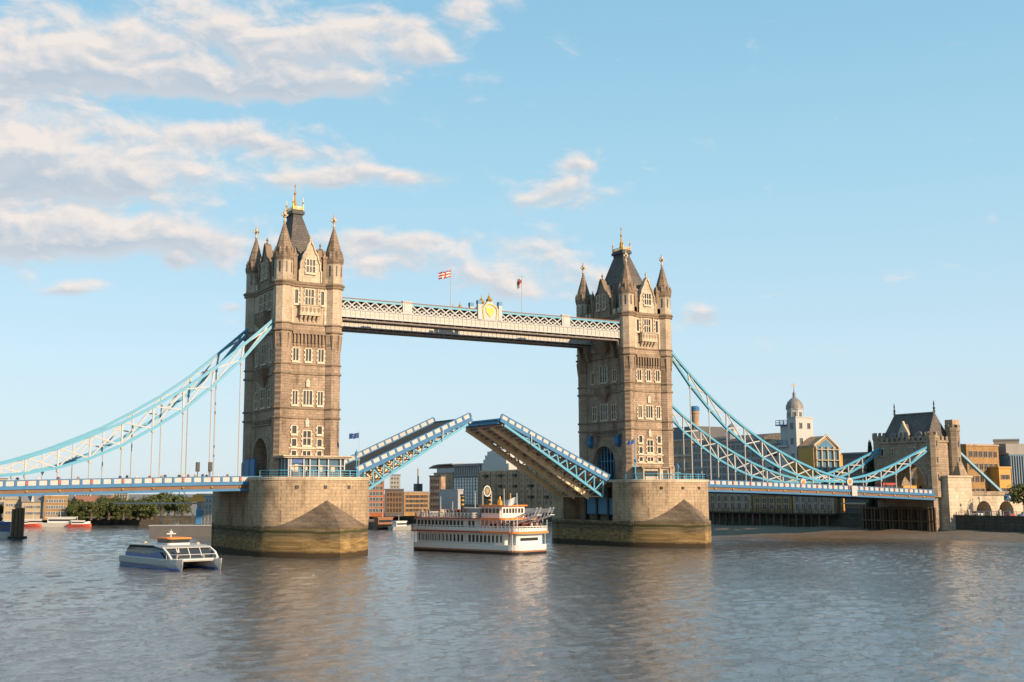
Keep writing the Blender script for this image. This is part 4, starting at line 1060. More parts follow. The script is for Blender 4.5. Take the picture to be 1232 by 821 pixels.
# windows along both sides and the front
wb = MB(); wb.box(-.27, .27, -.06, .04, 0, 1.25); wme = wb.mesh('window', 'glass')
for sy, r0 in ((-1, 0), (1, math.pi)):
    for lev, zz, x1 in ((0, 2.1, 8.8), (1, 4.75, 2.8)):
        x = -Lf+1.2
        while x < x1:
            if not (-.6 < x < .6): link('window', wme, T, (x, sy*(Bm-.55+.05*lev), zz), r0)
            x += .95
for y in (-1.6, -.6, .4, 1.4): link('window', wme, T, (Lf-3.2, y, 2.1), math.pi/2)
# white front house on the main deck
mb = MB(); slab(mb, plan(Lf-3.1, Lf-1.1, 3.9, .3), 1.703, 3.7); fh = mb.obj('front_house', 'boatwhite', T)
mb = MB(); mb.box(Lf-1.12, Lf-1.03, -2.9, 2.4, 2.45, 3.0); mb.obj('window', 'glass', fh)
mb = MB()
for i in range(9):
    for sy in (-1, 1): mb = MB(); mb.box(-.05, .05, -.05, .05, 4.06, 6.2); mb.obj('stanchion', 'boatwhite', T, (4.4+i*1.0, sy*(Bm-.02), 0))
for i in range(26):
    for sy in (-1, 1): mb = MB(); mb.box(-.05, .05, -.05, .05, 1.7, 3.75); mb.obj('stanchion', 'boatwhite', T, (-12.8+i*.99, sy*(Bm-.06), 0))
def railing_loop(pts, z0, h, name, mat='boatwhite', fill=True):
    mb = MB(); rail(mb, [(x, y, z0) for x, y in pts], h, .9)
    if fill:
        for p, q in zip(pts, pts[1:]): mb.bar((p[0], p[1], z0+h*.42), (q[0], q[1], z0+h*.42), .04, h*.62)
    return mb.obj(name, mat, T)
pl = plan(-Lf-.3, Lf, Bm+.1, 1.9); railing_loop(pl+pl[:1], 4.063, 1.0, 'upper_railing')
pl = plan(-Lf+.4, 2.5, Bm-.05, .4); railing_loop(pl+pl[:1], 6.503, .95, 'roof_railing', fill=False)
mb = MB(); slab(mb, plan(3.2, 8.3, 3.7, .5), 6.62, 8.75); wh = mb.obj('wheelhouse', 'boatwhite', T)
for y in (-2.8, -1.9, -1.0, -.1, .8, 1.7, 2.6): mb = MB(); mb.box(8.27, 8.36, y-.3, y+.3, 7.5, 8.35); mb.obj('window', 'glass', wh)
for x in (3.9, 4.8, 5.7, 6.6, 7.5):
    for sy in (-1, 1): mb = MB(); mb.box(x-.33, x+.33, sy*3.7-.05, sy*3.7+.05, 7.5, 8.35); mb.obj('window', 'glass', wh)
mb = MB(); slab(mb, plan(2.9, 8.8, 4.05, .6), 8.753, 8.98); mb.obj('roof', 'orange', wh)
mb = MB(); slab(mb, plan(-1.5, 2.9, 3.4, .3), 6.503, 8.3); mb.obj('grey_deckhouse', 'grey', T)
for y in (-4.1, 4.1):
    mb = MB(); mb.lathe([(.34,6.4),(.34,10.6),(.44,10.7),(.44,10.95),(.3,11)], -1.0, y, 12); fu = mb.obj('funnel', 'black', T)
    for zz in (8.9, 9.7, 10.5): mb = MB(); mb.lathe([(.36,zz),(.36,zz+.32)], -1.0, y, 12); mb.obj('gold_band', 'gold', fu)
# ornate disc between two poles, masts, bow stage, flag
mb = MB(); mb.tube((1.8,-1.3,8.3), (1.8,-1.3,11.6), .06, .06, 6); mb.tube((1.8,1.3,8.3), (1.8,1.3,11.6), .06, .06, 6)
for i in range(12):
    a0, a1 = 2*math.pi*i/12, 2*math.pi*(i+1)/12
    mb.bar((1.8,1.0*math.cos(a0),11.6+1.0*math.sin(a0)), (1.8,1.0*math.cos(a1),11.6+1.0*math.sin(a1)), .1, .16); mb.bar((1.8,0,11.6), (1.8,1.0*math.cos(a0),11.6+1.0*math.sin(a0)), .06, .06)
em = mb.obj('star_emblem', 'boatwhite', T)
mb = MB(); mb.tube((1.72,0,11.6), (1.9,0,11.6), .4, .4, 12); mb.obj('emblem_centre', 'gold', em)
for x, y, h in ((-9,-1.5,10.6),(-3,2,11.6),(4.8,1.5,12.0),(-5,-2.4,9.6)): mb = MB(); mb.tube((x,y,6.5), (x,y,h), .07, .04, 6); mb.obj('mast', 'boatwhite', T)
mb = MB(); mb.tube((Lf-1.4,-3.4,3.9), (Lf-1.4,-3.4,11.2), .08, .05, 6); fp = mb.obj('flagstaff', 'boatwhite', T)
link('flag', flag_mesh('flag', 2.4, 1.2, lambda a, b_: 0, ['boatwhite'], .35), fp, (Lf-1.4,-3.4,10.6), math.pi/2*.2)
for y in (-.6, 3.4):
    mb = MB(); a = Vector((Lf-4.5,y,6.3)); c = Vector((Lf+1.6,y,8.5)); a2 = Vector((Lf-4.5,y,5.3)); c2 = Vector((Lf+1.6,y,7.2))
    for o in (-.55, .55):
        mb.bar(a+Vector((0,o,0)), c+Vector((0,o,0)), .14, .2); mb.bar(a2+Vector((0,o,0)), c2+Vector((0,o,0)), .14, .2)
        for i in range(7): mb.bar((a2.lerp(c2, i/7))+Vector((0,o,0)), (a.lerp(c, (i+1)/7))+Vector((0,o,0)), .09, .1)
    for i in range(8): p = a2.lerp(c2, i/7); mb.bar(p+Vector((0,-.55,0)), p+Vector((0,.55,0)), .1, .1)
    mb.obj('boarding_stage', 'boatwhite', T)
mb = MB(); mb.lathe([(.5,8.97),(.55,9.6),(.2,10),(.16,10.6)], 6.2, -1.5, 8); mb.lathe([(.12,9),(.1,11.2)], 6.6, 1.2, 8); mb.obj('roof_lamp', 'gold', wh)
for x, y in ((-12.6,-3.0),(-12.2,2.5)): mb = MB(); mb.lathe([(.5,6.5),(.5,7.6),(.2,7.8)], x, y, 10); mb.obj('vent_drum', 'cream', T)
steam = T
random.seed(3)
MWS = Matrix.Translation((-7.6,-17.4,0)) @ Matrix.Rotation(rz, 4, 'Z')
cnt = 0
for i in range(34):
    k = i % 5; x = random.uniform(4.3, 12.2); y = random.choice((-1, 1))*random.uniform(1.5, 4.3) if x < 11 else random.uniform(-4, 4)
    if abs(y) < 2.0 and x > 9.8 and False: continue
    p = MWS @ Vector((x, y, 4.07)); person(k, p, random.uniform(0, 6.28), 'passenger in a %s on the open front deck of the white steamer' % PD[k], 'passengers on the front deck of the steamer, %s' % PD[k])
for i in range(22):
    k = i % 5; p = MWS @ Vector((random.uniform(-12, 1.6), random.choice((-1, 1))*random.uniform(2.4, 4.4), 6.51))
    person(k, p, random.uniform(0, 6.28), 'passenger in a %s on the open roof deck of the white steamer' % PD[k], 'passengers on the roof deck of the steamer, %s' % PD[k])

# catamaran river bus
hd = Vector((.19, -.98)).normalized(); rz = math.atan2(hd.y, hd.x)
T = thing('catamaran_ferry', 'blue and white catamaran river bus with orange wheelhouse roof, heading this way', 'ferry', (-72.4, -35.8, 0), rz)
T.scale = (1, 1, .82)
def hullring(x, w, zb, zt, yc): return [(x, yc-w*.35, zb), (x, yc+w*.35, zb), (x, yc+w, zt*.5), (x, yc+w*1.05, zt), (x, yc-w*1.05, zt), (x, yc-w, zt*.5)]
for sy in (-1, 1):
    yc = sy*3.1
    mb = MB(); mb.loft([hullring(-9.6, 1.1, -.4, 1.65, yc), hullring(2, 1.15, -.4, 1.7, yc), hullring(6.5, .95, -.4, 1.8, yc), hullring(9.0, .45, -.35, 1.95, yc), [(9.9+.3*(p[2] > 1), p[1], p[2]) for p in hullring(9.9, .07, -.3, 2.05, yc)]]); hl = mb.obj('hull', 'silver', T)
    mb = MB(); mb.loft([[(x, yc-w*1.02-.03, z_) if i in (0, 3) else (x, yc+w*1.02+.03, z_) for i, z_ in ((0,.02),(1,.02),(2,.38),(3,.38))] for x, w in ((-9.62,.95),(2,1.0),(6.5,.8),(9.0,.36),(9.85,.04))]); mb.obj('blue_waterline', 'royal', hl)
mb = MB(); slab(mb, [(-9.4,-4.2),(5.5,-4.2),(8.6,-3.4),(8.6,3.4),(5.5,4.2),(-9.4,4.2)], 1.55, 1.95); mb.obj('deck', 'boatwhite', T)
mb = MB(); mb.box(-9, 4, -3.0, 3.0, .9, 1.547); mb.obj('bridge_deck', 'black', T)
sec = lambda x, b, zb, zt, tk: [(x, -b, zb), (x, b, zb), (x, b*.98, zb+(zt-zb)*.6), (x, b*tk, zt), (x, -b*tk, zt), (x, -b*.98, zb+(zt-zb)*.6)]
mb = MB(); mb.loft([sec(-7.6,3.95,1.953,3.9,.86), sec(1.0,3.95,1.953,4.0,.86), sec(5.2,3.85,1.953,3.85,.88), sec(6.3,3.6,1.953,2.3,.97)]); mb.obj('cabin_glazing', 'glass', T)
mb = MB(); mb.loft([[(x, -b, z0), (x, b, z0), (x, b, z0+.16), (x, -b, z0+.16)] for x, b, z0 in ((-8.6,3.75,3.95),(1.2,3.75,4.08),(4.2,3.7,4.0),(5.5,3.6,3.75))]); mb.obj('roof', 'silver', T)
for sy in (-1, 1):
    mb = MB(); mb.ext([(-7.6,sy*4.02,1.96),(6.4,sy*4.02,1.96),(4.4,sy*4.02,3.1),(2.6,sy*4.02,3.0),(0,sy*4.02,2.5),(-7.6,sy*4.02,2.7)], (0, sy*.06, 0)); mb.obj('blue_side_panel', 'royal', T)
    mb = MB(); pts = [(2.0,sy*3.65,4.1),(5.0,sy*3.75,3.85),(6.7,sy*3.85,3.0),(7.8,sy*3.75,1.95)]
    for p, q in zip(pts, pts[1:]): mb.bar(p, q, .26, .26)
    mb.obj('white_swoosh', 'boatwhite', T)
    for x in (-5.5, -3, -.5, 1.6): mb = MB(); mb.bar((x,sy*4.0,2.3), (x,sy*3.5,3.9), .1, .1); mb.obj('window_post', 'greyd', T)
for y in (-1.9, 0, 1.9): mb = MB(); mb.bar((6.36,y,2.25), (5.25,y,3.9), .1, .1); mb.obj('front_mullion', 'boatwhite', T)
mb = MB()
for p, q in (((6.2,-3.8,2.75),(8.5,-3.2,2.75)),((8.5,-3.2,2.75),(8.5,3.2,2.75)),((8.5,3.2,2.75),(6.2,3.8,2.75))): mb.tube(p, q, .05, .05, 6)
for x, y in ((8.5,-3.2),(8.5,-1.1),(8.5,1.1),(8.5,3.2),(6.2,-3.8),(6.2,3.8)): mb.tube((x,y,1.95), (x,y,2.75), .05, .05, 6)
mb.obj('bow_rail', 'boatwhite', T)
mb = MB(); slab(mb, [(-9.5,-4.3),(5.6,-4.3),(8.8,-3.5),(8.8,3.5),(5.6,4.3),(-9.5,4.3)], 1.7, 1.85); mb.obj('fender_strip', 'silver', T)
mb = MB(); mb.loft([[(x, y*b, z_) for x, y in plan(-1.6, 2.8, 1.9, .7)] for z_, b in ((4.1,1),(4.55,1))]); wh = mb.obj('wheelhouse', 'boatwhite', T)
mb = MB(); mb.loft([[(x*k_, y*k_, z_) for x, y in plan(-1.5, 2.75, 1.85, .7)] for z_, k_ in ((4.553,.97),(5.25,1.05))]); mb.obj('window', 'glass', wh)
mb = MB(); slab(mb, plan(-1.8, 3.0, 2.05, .7), 5.253, 5.5); mb.obj('roof', 'orange', wh)
mb = MB(); mb.tube((-.4,0,5.5), (-.4,0,6.9), .09, .06, 6); mb.box(-.55, -.25, -.75, .75, 6.05, 6.2); mb.lathe([(.3,6.25),(.35,6.5),(.1,6.6)], -.4, 0, 8); mb.obj('mast', 'boatwhite', wh)
for x, y in ((-5.5, 1.8),(-4.6,-2.2),(2.9, 2.9)): mb = MB(); mb.lathe([(.3,4.05),(.3,4.5),(.1,4.65)], x, y, 8); mb.obj('roof_vent', 'cream', T)
mb = MB(); mb.box(-2.2, -1.8, 2.9, 3.3, 4.1, 4.7); mb.obj('life_raft', 'orange', T)
MWC = Matrix.Translation((-72.4,-35.8,0)) @ Matrix.Rotation(rz, 4, 'Z')
person(1, MWC @ Vector((7.2,-2.4,1.6)), 1, 'crew member in a white top on the bow deck of the catamaran', 'crew on the catamaran bow')
# foam streak behind the ferry is part of the water: a low broken wake
m, t, b = newmat('wake_foam'); M['foam'] = m
tc = t.new('ShaderNodeTexCoord').outputs['Object']
mp = t.new('ShaderNodeMapping'); t.put(mp.inputs[0], tc); mp.inputs['Scale'].default_value = (.35, 1.4, 1)
a_ = t.step(t.noise(mp.outputs[0], 1.2, 6, .7), .5, .66)
x_, y_, _z = t.sep(tc)
a_ = t.m('MULTIPLY', a_, t.m('MULTIPLY', t.step(x_, -34, -8), t.step(t.m('ABSOLUTE', y_), 5.2, 2.5)))
b.inputs['Base Color'].default_value = (.40, .33, .26, 1); b.inputs['Roughness'].default_value = .8; t.put(b.inputs['Alpha'], t.m('MULTIPLY', a_, .8))
mb = MB(); mb.add([(-36,-5.5,.1),(-8,-5.5,.1),(-8,5.5,.1),(-36,5.5,.1)], [(0,1,2,3)])
struct(mb.obj('wake_water', 'foam', None, (-72.4,-35.8,0), rz), 'stuff')

def small_boat(label, p, rz, L, hullm, cabm, group=None, h=1.6, cab=True):
    T = thing('moored_boat', label, 'boat', p, rz, group)
    rr = lambda x, w, zb, zt: [(x,-w*.6,zb),(x,w*.6,zb),(x,w,zt),(x,-w,zt)]
    w = L*.14
    mb = MB(); mb.loft([rr(-L/2,w,-.3,h*.55), rr(L*.15,w,-.3,h*.55), rr(L*.38,w*.6,-.3,h*.65), rr(L/2,.06,-.2,h*.75)]); mb.obj('hull', hullm, T)
    if cab:
        mb = MB(); mb.box(-L*.32, L*.18, -w*.75, w*.75, h*.56, h*1.25); c = mb.obj('cabin', cabm, T)
        mb = MB(); mb.box(-L*.30, L*.182, -w*.77, w*.77, h*.78, h*1.05); mb.obj('window', 'glass', c)
        mb = MB(); mb.box(-L*.36, L*.2, -w*.85, w*.85, h*1.253, h*1.36); mb.obj('roof', cabm, c)
        mb = MB(); mb.tube((-.1*L,0,h*1.3), (-.1*L,0,h*2.3), .07, .04, 6); mb.obj('mast', 'boatwhite', T)
    return T
small_boat('blue and white boat behind the brown timber piles at the left edge', (-81.5,101,0), 2.9, 13, 'boatwhite', 'royal', h=3.0)
p = at(37, 425); small_boat('long red boat moored at the far bank under the pale hall', (*p.xy,0), R(-28), 15, 'red', 'boatwhite', h=1.7)
p = at(56, 425); small_boat('red boat with white cabin, moored right of the long red one', (*p.xy,0), R(-28), 11, 'red', 'boatwhite', h=1.9)
p = at(90, 422); small_boat('white passenger boat moored at the far bank below the ochre block', (*p.xy,0), R(-28), 17, 'boatwhite', 'boatwhite', h=2.4)
p = at(107, 418); small_boat('small red and white boat moored at the end of the white one', (*p.xy,0), R(-28), 8, 'red', 'boatwhite', h=1.6)
p = at(466, 372); small_boat('dark barge with red cabin roof moored beyond the left pier', (*p.xy,0), R(10), 11, 'black', 'rooftile', h=2.8)
p = at(484, 366); small_boat('pale launch moored right of the red roofed barge', (*p.xy,0), R(20), 9, 'grey', 'boatwhite', h=2.0)
p = at(449, 378); small_boat('low dark lighter moored nearest the left pier', (*p.xy,0), R(10), 9, 'black', 'greyd', h=2.2)
# piles at the left edge
T = thing('mooring_dolphin', 'cluster of brown timber mooring piles standing in the river at the left edge', 'mooring piles', (-76.2, 96.5, 0))
for i, (x, y, h) in enumerate(((-1.3,-.3,7.3),(-.55,-.6,7.6),(.25,-.5,7.4),(1.0,-.3,7.5),(-.9,.5,7.2),(.6,.6,7.6))):
    mb = MB(); mb.lathe([(.42,-1),(.4,h)], x, y, 8); pl_ = mb.obj('pile', 'wood', T)
mb = MB(); mb.lathe([(2.3,-.3),(2.3,.5)], 0, 0, 12); mb.obj('collar', 'woodd', T)

# ------------------------------------------------------------------ buildings round the river
def wmesh(w, h, frame='white', fr=.12):
    mb = MB(); mb.box(-w/2, w/2, -.06, .05, 0, h, 1)
    for a in ((-w/2-fr,-w/2,-.003,h+.003),(w/2,w/2+fr,-.003,h+.003),(-w/2-fr,w/2+fr,h+.004,h+fr),(-w/2-fr,w/2+fr,-fr,-.004)): mb.box(a[0], a[1], -.12, .05, a[2], a[3], 0)
    mb.box(-.05, .05, -.09, .0, 0, h, 0)
    return mb.mesh('window', [frame, 'glass'])
def wgrid(T, W0, W1, z0, z1, nc, nr, w, h, frame='white', y=0., rz=0., org=(0,0), jit=0, skip=None, wfr=.12):
    me = wmesh(w, h, frame, wfr)
    for i in range(nc):
        for j in range(nr):
            if skip and skip(i, j): continue
            s = W0+(W1-W0)*(i+.5)/nc; zz = z0+(z1-z0)*(j+.5)/nr-h/2
            c, s_ = math.cos(rz), math.sin(rz)
            link('window', me, T, (org[0]+c*s+s_*-y*-1*0, org[1]+s_*s, zz), rz)
def building(name, label, cat, p0, p1, depth, zt, mat, z0=5.2, rows=0, cols=0, ww=1.1, wh=1.5, frame='white', roof=None, side=0, group=None, zw0=None, zw1=None, parapet='trim', roofm='rooftile', rh=3., wfr=.12):
    """box building: front edge from p0 to p1 (as seen left to right), depth away from the viewer"""
    p0 = Vector(p0[:2]); p1 = Vector(p1[:2]); d = p1-p0; L = d.length; rz = math.atan2(d.y, d.x)
    T = thing(name, label, cat, (p0.x, p0.y, z0), rz, group); H = zt-z0
    mb = MB(); mb.box(0, L, 0, depth, 0, H); mb.obj('wall', mat, T)
    zw0 = 1.2 if zw0 is None else zw0-z0; zw1 = H-.6 if zw1 is None else zw1-z0
    if rows: wgrid(T, .6, L-.6, zw0, zw1, cols, rows, ww, wh, frame, wfr=wfr)
    if rows and side:
        n = max(1, int(min(side, depth)/((L-1.2)/cols)))
        me = wmesh(ww, wh, frame)
        for sgn in (-1, 1):
            for i in range(n):
                for j in range(rows):
                    zz = zw0+(zw1-zw0)*(j+.5)/rows-wh/2; y = min(side, depth)*(i+.5)/n
                    if sgn < 0: link('window', me, T, (0, y, zz), -math.pi/2)
    if roof == 'flat' or roof is None:
        mb = MB(); mb.box(-.2, L+.2, -.2, depth+.2, H+.003, H+.5); mb.obj('parapet', parapet, T)
    elif roof == 'gable':
        mb = MB(); mb.ext([(-.3,-.5,H+.003),(-.3,depth+.5,H+.003),(-.3,depth/2,H+rh)], (L+.6,0,0)); mb.obj('roof', roofm, T)
    elif roof == 'hip':
        mb = MB(); k = min(depth, L)*.42
        mb.loft([[(-.4,-.4,H+.003),(L+.4,-.4,H+.003),(L+.4,depth+.4,H+.003),(-.4,depth+.4,H+.003)], [(k,depth/2-.1,H+rh),(L-k,depth/2-.1,H+rh),(L-k,depth/2+.1,H+rh),(k,depth/2+.1,H+rh)]]); mb.obj('roof', roofm, T)
    return T, L, H
# far left bank
for u0, u1, d, zt, lab, mt in ((-4,20,900,21.5,'grey tower block far behind the trees at the left edge','tan'), (100,119,950,20,'pale tower block rising behind the trees left of centre bank','cream'), (145,163,980,20.5,'brownish tower block rising behind the trees toward the steel gantry','tan')):
    building('tower_block', lab, 'tower block', at(u0,d), at(u1,d), 14, zt, mt, rows=7, cols=5, ww=1.6, wh=1.6, frame='grey', parapet='greyd')
building('riverside_house', 'yellow lit house at the far left bank, at the picture edge', 'house', at(-4,436), at(8,436), 9, 9, 'ochre', z0=2.0, rows=2, cols=4, ww=.6, wh=.9, roof='hip', roofm='lead', rh=1.6)
building('riverside_house', 'tan riverside house with hipped roof behind the timber piles', 'house', at(17,440), at(39,440), 10, 9.0, 'tan', z0=2.0, rows=2, cols=6, ww=.6, wh=.9, roof='hip', roofm='tan', rh=2.2)
T, L, H = building('riverside_hall', 'long pale hall with white gables and slate roof on the far bank', 'hall', at(38,436), at(63,436), 11, 8.2, 'tan', z0=2.0, rows=2, cols=9, ww=.5, wh=.8, roof='gable', roofm='lead', rh=3.4)
mb = MB(); mb.ext([(L*.42,-.6,H),(L*.58,-.6,H),(L*.5,-.6,H+3.2)], (0,5,0)); mb.obj('front_gable', 'white', T)
T, L, H = building('warehouse', 'sunlit ochre brick warehouse with stepped end on the far bank', 'warehouse', at(64,434), at(92,434), 12, 10.2, 'brickyel', z0=2.0, rows=3, cols=8, ww=.6, wh=1.0)
mb = MB(); mb.box(L*.6, L, -.1, 11, H+.5, H+1.4); mb.obj('step_gable', 'brickyel', T)
building('terrace_row', 'low pale terrace roofs among the trees on the far bank', 'houses', at(104,462), at(150,466), 9, 8.0, 'brickdark', z0=2.0, rows=1, cols=9, ww=.7, wh=.9, roof='gable', roofm='rooftile', rh=2.2)
# glass office next to left pier, pontoon and gantry
building('glass_office', 'grey glass office block seen left of the left pier under the span', 'office', at(244,320), at(268,316), 10, 10.6, 'bglass', z0=1.0, rows=5, cols=5, ww=.7, wh=1.2, frame='white')
T = thing('pontoon', 'long dark grey landing pontoon on the far side of the river beside the left pier', 'pontoon', at(189,318), 0)
a, c = at(189,318), at(270,316); d = (c-a); T.rotation_euler.z = math.atan2(d.y, d.x); L = d.length
mb = MB(); mb.box(0, L, 0, 7, -.5, 2.7); mb.obj('float', 'greyd', T)
mb = MB(); mb.box(-.2, L, -.2, 7, 2.703, 2.95); mb.obj('deck_edge', 'grey', T)
T = thing('steel_gantry', 'white steel gangway gantry with struts and an orange canopy above the pontoon', 'gantry', (*at(190,319).xy, 2.95), math.atan2(d.y, d.x))
mb = MB(); mb.box(-10, 15, 2, 4, 5.4, 5.8); mb.obj('walkway', 'grey', T)
mb = MB()
for p, q in (((3,3,0),(1.5,3,5.3)),((6.5,3,0),(2.0,3,5.3)),((1.5,3,5.9),(6.5,3,9.5)),((10,3,5.9),(7.2,3,9.5)),((6.8,3,0),(6.8,3,9.5)),((12,3,0),(9,3,5.3)),((14,3,0),(14,3,5.3))): mb.bar(p, q, .2, .2)
mb.obj('strut', 'grey', T)
mb = MB(); mb.box(9.5, 18.5, 1, 5, 6.0, 7.2); mb.box(10.5, 17.5, 1.2, 4.8, 7.203, 7.9); mb.obj('canopy', 'ochre', T)
mb = MB(); mb.box(11.5, 13.0, 1.2, 3.0, .1, 4.0); mb.obj('blue_kiosk', 'blue', T)
mb = MB(); mb.box(14.4, 18.6, 1.3, 4.6, .1, 4.9); mb.obj('cabin', 'brickdark', T)
# between the leaves
building('apartment_block', 'orange brick apartment block with pale balcony bands beside the left pier', 'apartments', at(440.5,420), at(464,420), 14, 16.6, 'brickred', z0=3.0, rows=6, cols=5, ww=1.3, wh=1.2, parapet='greyd')
building('tower_block', 'slim grey residential tower standing far off between the raised leaves', 'tower block', at(470.5,700), at(483,700), 12, 21.8, 'grey', rows=6, cols=3, ww=.9, wh=1.2, frame='cream', parapet='greyd')
building('apartment_block', 'dark fronted block with ochre pier, right of the orange brick apartments', 'apartments', at(464.8,425), at(487,425), 14, 12.3, 'greyd', z0=3.0, rows=4, cols=5, ww=.9, wh=1.4, frame='brickyel', parapet='greyd')
building('apartment_block', 'low ochre and brown riverside block between dark neighbours in midpicture', 'apartments', at(487.5,432), at(517,438), 13, 11.4, 'brickyel', z0=3.0, rows=4, cols=8, ww=1.1, wh=1.1, frame='brickdark', parapet='lead')
T = thing('mast_tower', 'thin pale mast-like tower on the skyline between the raised leaves', 'mast tower', (*at(504,560).xy, 5.2))
mb = MB(); mb.box(-1.6, 1.6, -1.6, 1.6, 0, 10.5); mb.obj('base', 'greyd', T); mb = MB(); mb.lathe([(.45,10.5),(.4,17.2),(.5,17.3),(.02,18)], 0, 0, 8); mb.obj('shaft', 'tan', T)
building('warehouse', 'dark reddish warehouse left of the white panelled facade', 'warehouse', at(517.5,500), at(531,496), 3, 18.2, 'brickdark', z0=3.0, rows=5, cols=4, ww=1.0, wh=1.2, frame='rooftile', parapet='greyd')
T, L, H = building('curved_roof_block', 'brown brick block with sweeping cantilever roof and glazed top storey', 'apartments', (131.5,272.), (131.5,253.4), 18, 20.2, 'brickbrown', rows=3, cols=4, ww=1.2, wh=1.4, zw0=9.5, zw1=18, frame='greyd', parapet='lead')
mb = MB(); mb.box(1, L-.5, 1, 14, H+.5, H+2.4); mb.obj('glazed_storey', 'bglass', T)
mb = MB(); mb.loft([[(x, y, H+2.4+zz) for y, zz in ((-1,0),(15,.2),(15,.6),(-1,.45))] for x, zz in ((-3.5,0),)]+[[(x, y, H+2.4+z2_+zz) for y, zz in ((-1.5,0),(15,.2),(15,.7),(-1.5,.5))] for x, z2_ in ((2,1.0),(7,1.4),(L+2,1.5))]); mb.obj('swept_roof', 'lead', T)
building('white_panel_block', 'plain white panelled block beside the steamer funnels, below the brown brick one', 'building', at(529,452), at(551,430), 2, 12.2, 'panelgrey', parapet='panelgrey')
T, L, H = building('white_faceted_block', 'dark block with rows of white bay windows and a columned top gallery', 'apartments', (131.5,253.), (131.5,229.), 16, 18.6, 'greyd', z0=5.2, rows=8, cols=9, ww=.8, wh=.7, frame='boatwhite', wfr=.38, parapet='lead')
mb = MB(); mb.box(.5, L, 1, 14, H+.5, H+4.6); gal = mb.obj('gallery', 'greyd', T)
mb = MB()
for i in range(15): x = .6+i*(L-.8)/14; mb.box(x-.22, x+.22, .2, .6, H+.5, H+4.6)
mb.obj('gallery_column', 'white', gal); mb = MB(); mb.box(.0, L+.3, -.3, 14, H+4.603, H+5.6); mb.obj('gallery_roof', 'lead', gal)
# great brick warehouse along the right bank with stepped white pediment
pA, pB = (134, 250), (134, 172)
T, L, H = building('brick_warehouse', 'long brown brick riverside warehouse with white stepped pediment, behind the steamer', 'warehouse', (131.5, 228.5), (131.5, 168.), 26, 20.4, 'brickdark', rows=6, cols=13, ww=1.35, wh=1.25, frame='tan', parapet='trim')
for k in range(14):
    mb = MB(); x = k*L/13; mb.box(x-.35, x+.35, -.35, -.003, 0, H-.5); mb.obj('pilaster', 'brickbrown', T)
mb = MB(); zz = H+.503
for i, (x0, x1, h) in enumerate(((1,24,2.7),(2.5,22,2.0),(4,20.5,1.8),(6,18.5,1.6))): mb.box(x0, x1, .4, 14-i*.8, zz, zz+h); zz += h+.003
mb.ext([(7,1,zz),(17.5,1,zz),(12.3,1,zz+1.3)], (0,9,0)); pd_ = mb.obj('stepped_pediment', 'white', T)
mb = MB(); mb.box(28, 58, 2, 22, H+.503, H+2.2); mb.obj('penthouse', 'lead', T)
for k in range(5):
    x = L*(.1+.2*k)
    for j in range(3): mb = MB(); mb.box(x-1.2, x+1.2, -1.1, -.36, 4+j*4.4, 5.1+j*4.4); mb.obj('balcony', 'dark', T)
# flank of the same row nearer the right pier
building('brick_warehouse', 'brown brick warehouse end half hidden by the raised right leaf', 'warehouse', (131.5, 167.), (131.5, 128.), 22, 17.6, 'brickbrown', rows=5, cols=8, ww=1.3, wh=1.25, frame='tan', parapet='trim')
# right of the right tower: brewhouse group
T, L, H = building('brewhouse', 'dark brick brewhouse with round-headed windows beside the right tower', 'brewery building', (131.5, 112), (131.5, 86.5), 22, 28.5, 'brickdark', rows=4, cols=7, ww=1.6, wh=2.6, zw0=7, frame='white', parapet='trim')
mb = MB(); mb.box(-.2, L+.2, -.35, -.003, H-5.2, H-4.6); mb.box(-.2, L+.2, -.35, -.003, H-9.5, H-9.1); mb.obj('stone_band', 'trim', T)
mb = MB(); mb.loft([[(0,0,H+.5),(L,0,H+.5),(L,20,H+.5),(0,20,H+.5)], [(3,4,H+5),(L-3,4,H+5),(L-3,16,H+5),(3,16,H+5)]]); mb.obj('mansard_roof', 'greyd', T)
T = thing('chimney', 'tall brown brick chimney with blue cap beside the right tower', 'chimney', (145, 100.2, 5.2))
mb = MB(); mb.lathe([(1.7,0),(1.25,33.2),(1.45,33.4),(1.45,34.3)], 0, 0, 16); mb.obj('shaft', 'brickbrown', T); mb = MB(); mb.lathe([(1.5,34.303),(1.55,35.4),(1.2,36)], 0, 0, 16); mb.obj('cap', 'blue', T)
T, L, H = building('glazed_warehouse', 'dark warehouse with glazed gridded upper storeys behind the chains', 'warehouse', (131.5, 86), (131.5, 53), 22, 27.0, 'brickbrown', rows=2, cols=9, ww=1.3, wh=1.9, zw0=6, zw1=13.5, frame='white', parapet='lead')
wgrid(T, .5, L-.5, 9.6, 21.4, 14, 5, 1.75, 1.75, 'white', wfr=.16)
mb = MB(); mb.box(.2, L-.2, -.02, .4, 9.5, 21.5); mb.obj('glazed_wall', 'bglass', T)
mb = MB(); mb.ext([(0,0,H+.5),(0,20,H+.5),(0,12,H+3.0),(0,6,H+2.2)], (L*.9,0,0)); mb.obj('roof', 'slate', T)
mb = MB(); mb.lathe([(1.6,H+1),(1.6,H+4.2),(1.85,H+4.3),(1.85,H+4.6)], 15, 4, 8, math.pi/8); lt = mb.obj('lantern', 'white', T); mb = MB(); mb.lathe([(1.85,H+4.603),(1.2,H+5.6),(.2,H+6.4),(.05,H+7.4)], 15, 4, 8, math.pi/8); mb.obj('dome', 'lead', lt)
T, L, H = building('white_gabled_house', 'white gabled house at the foot of the domed white tower', 'house', (131.2, 52.3), (134.9, 46.8), 9, 26.0, 'white', rows=4, cols=3, ww=.8, wh=1.2, frame='greyd', roof='gable', roofm='brickdark', rh=1.8)
T = thing('domed_tower', 'white brewery tower with lead dome, cupola and gold weather vane', 'tower', (135.2, 42.2, 5.2))
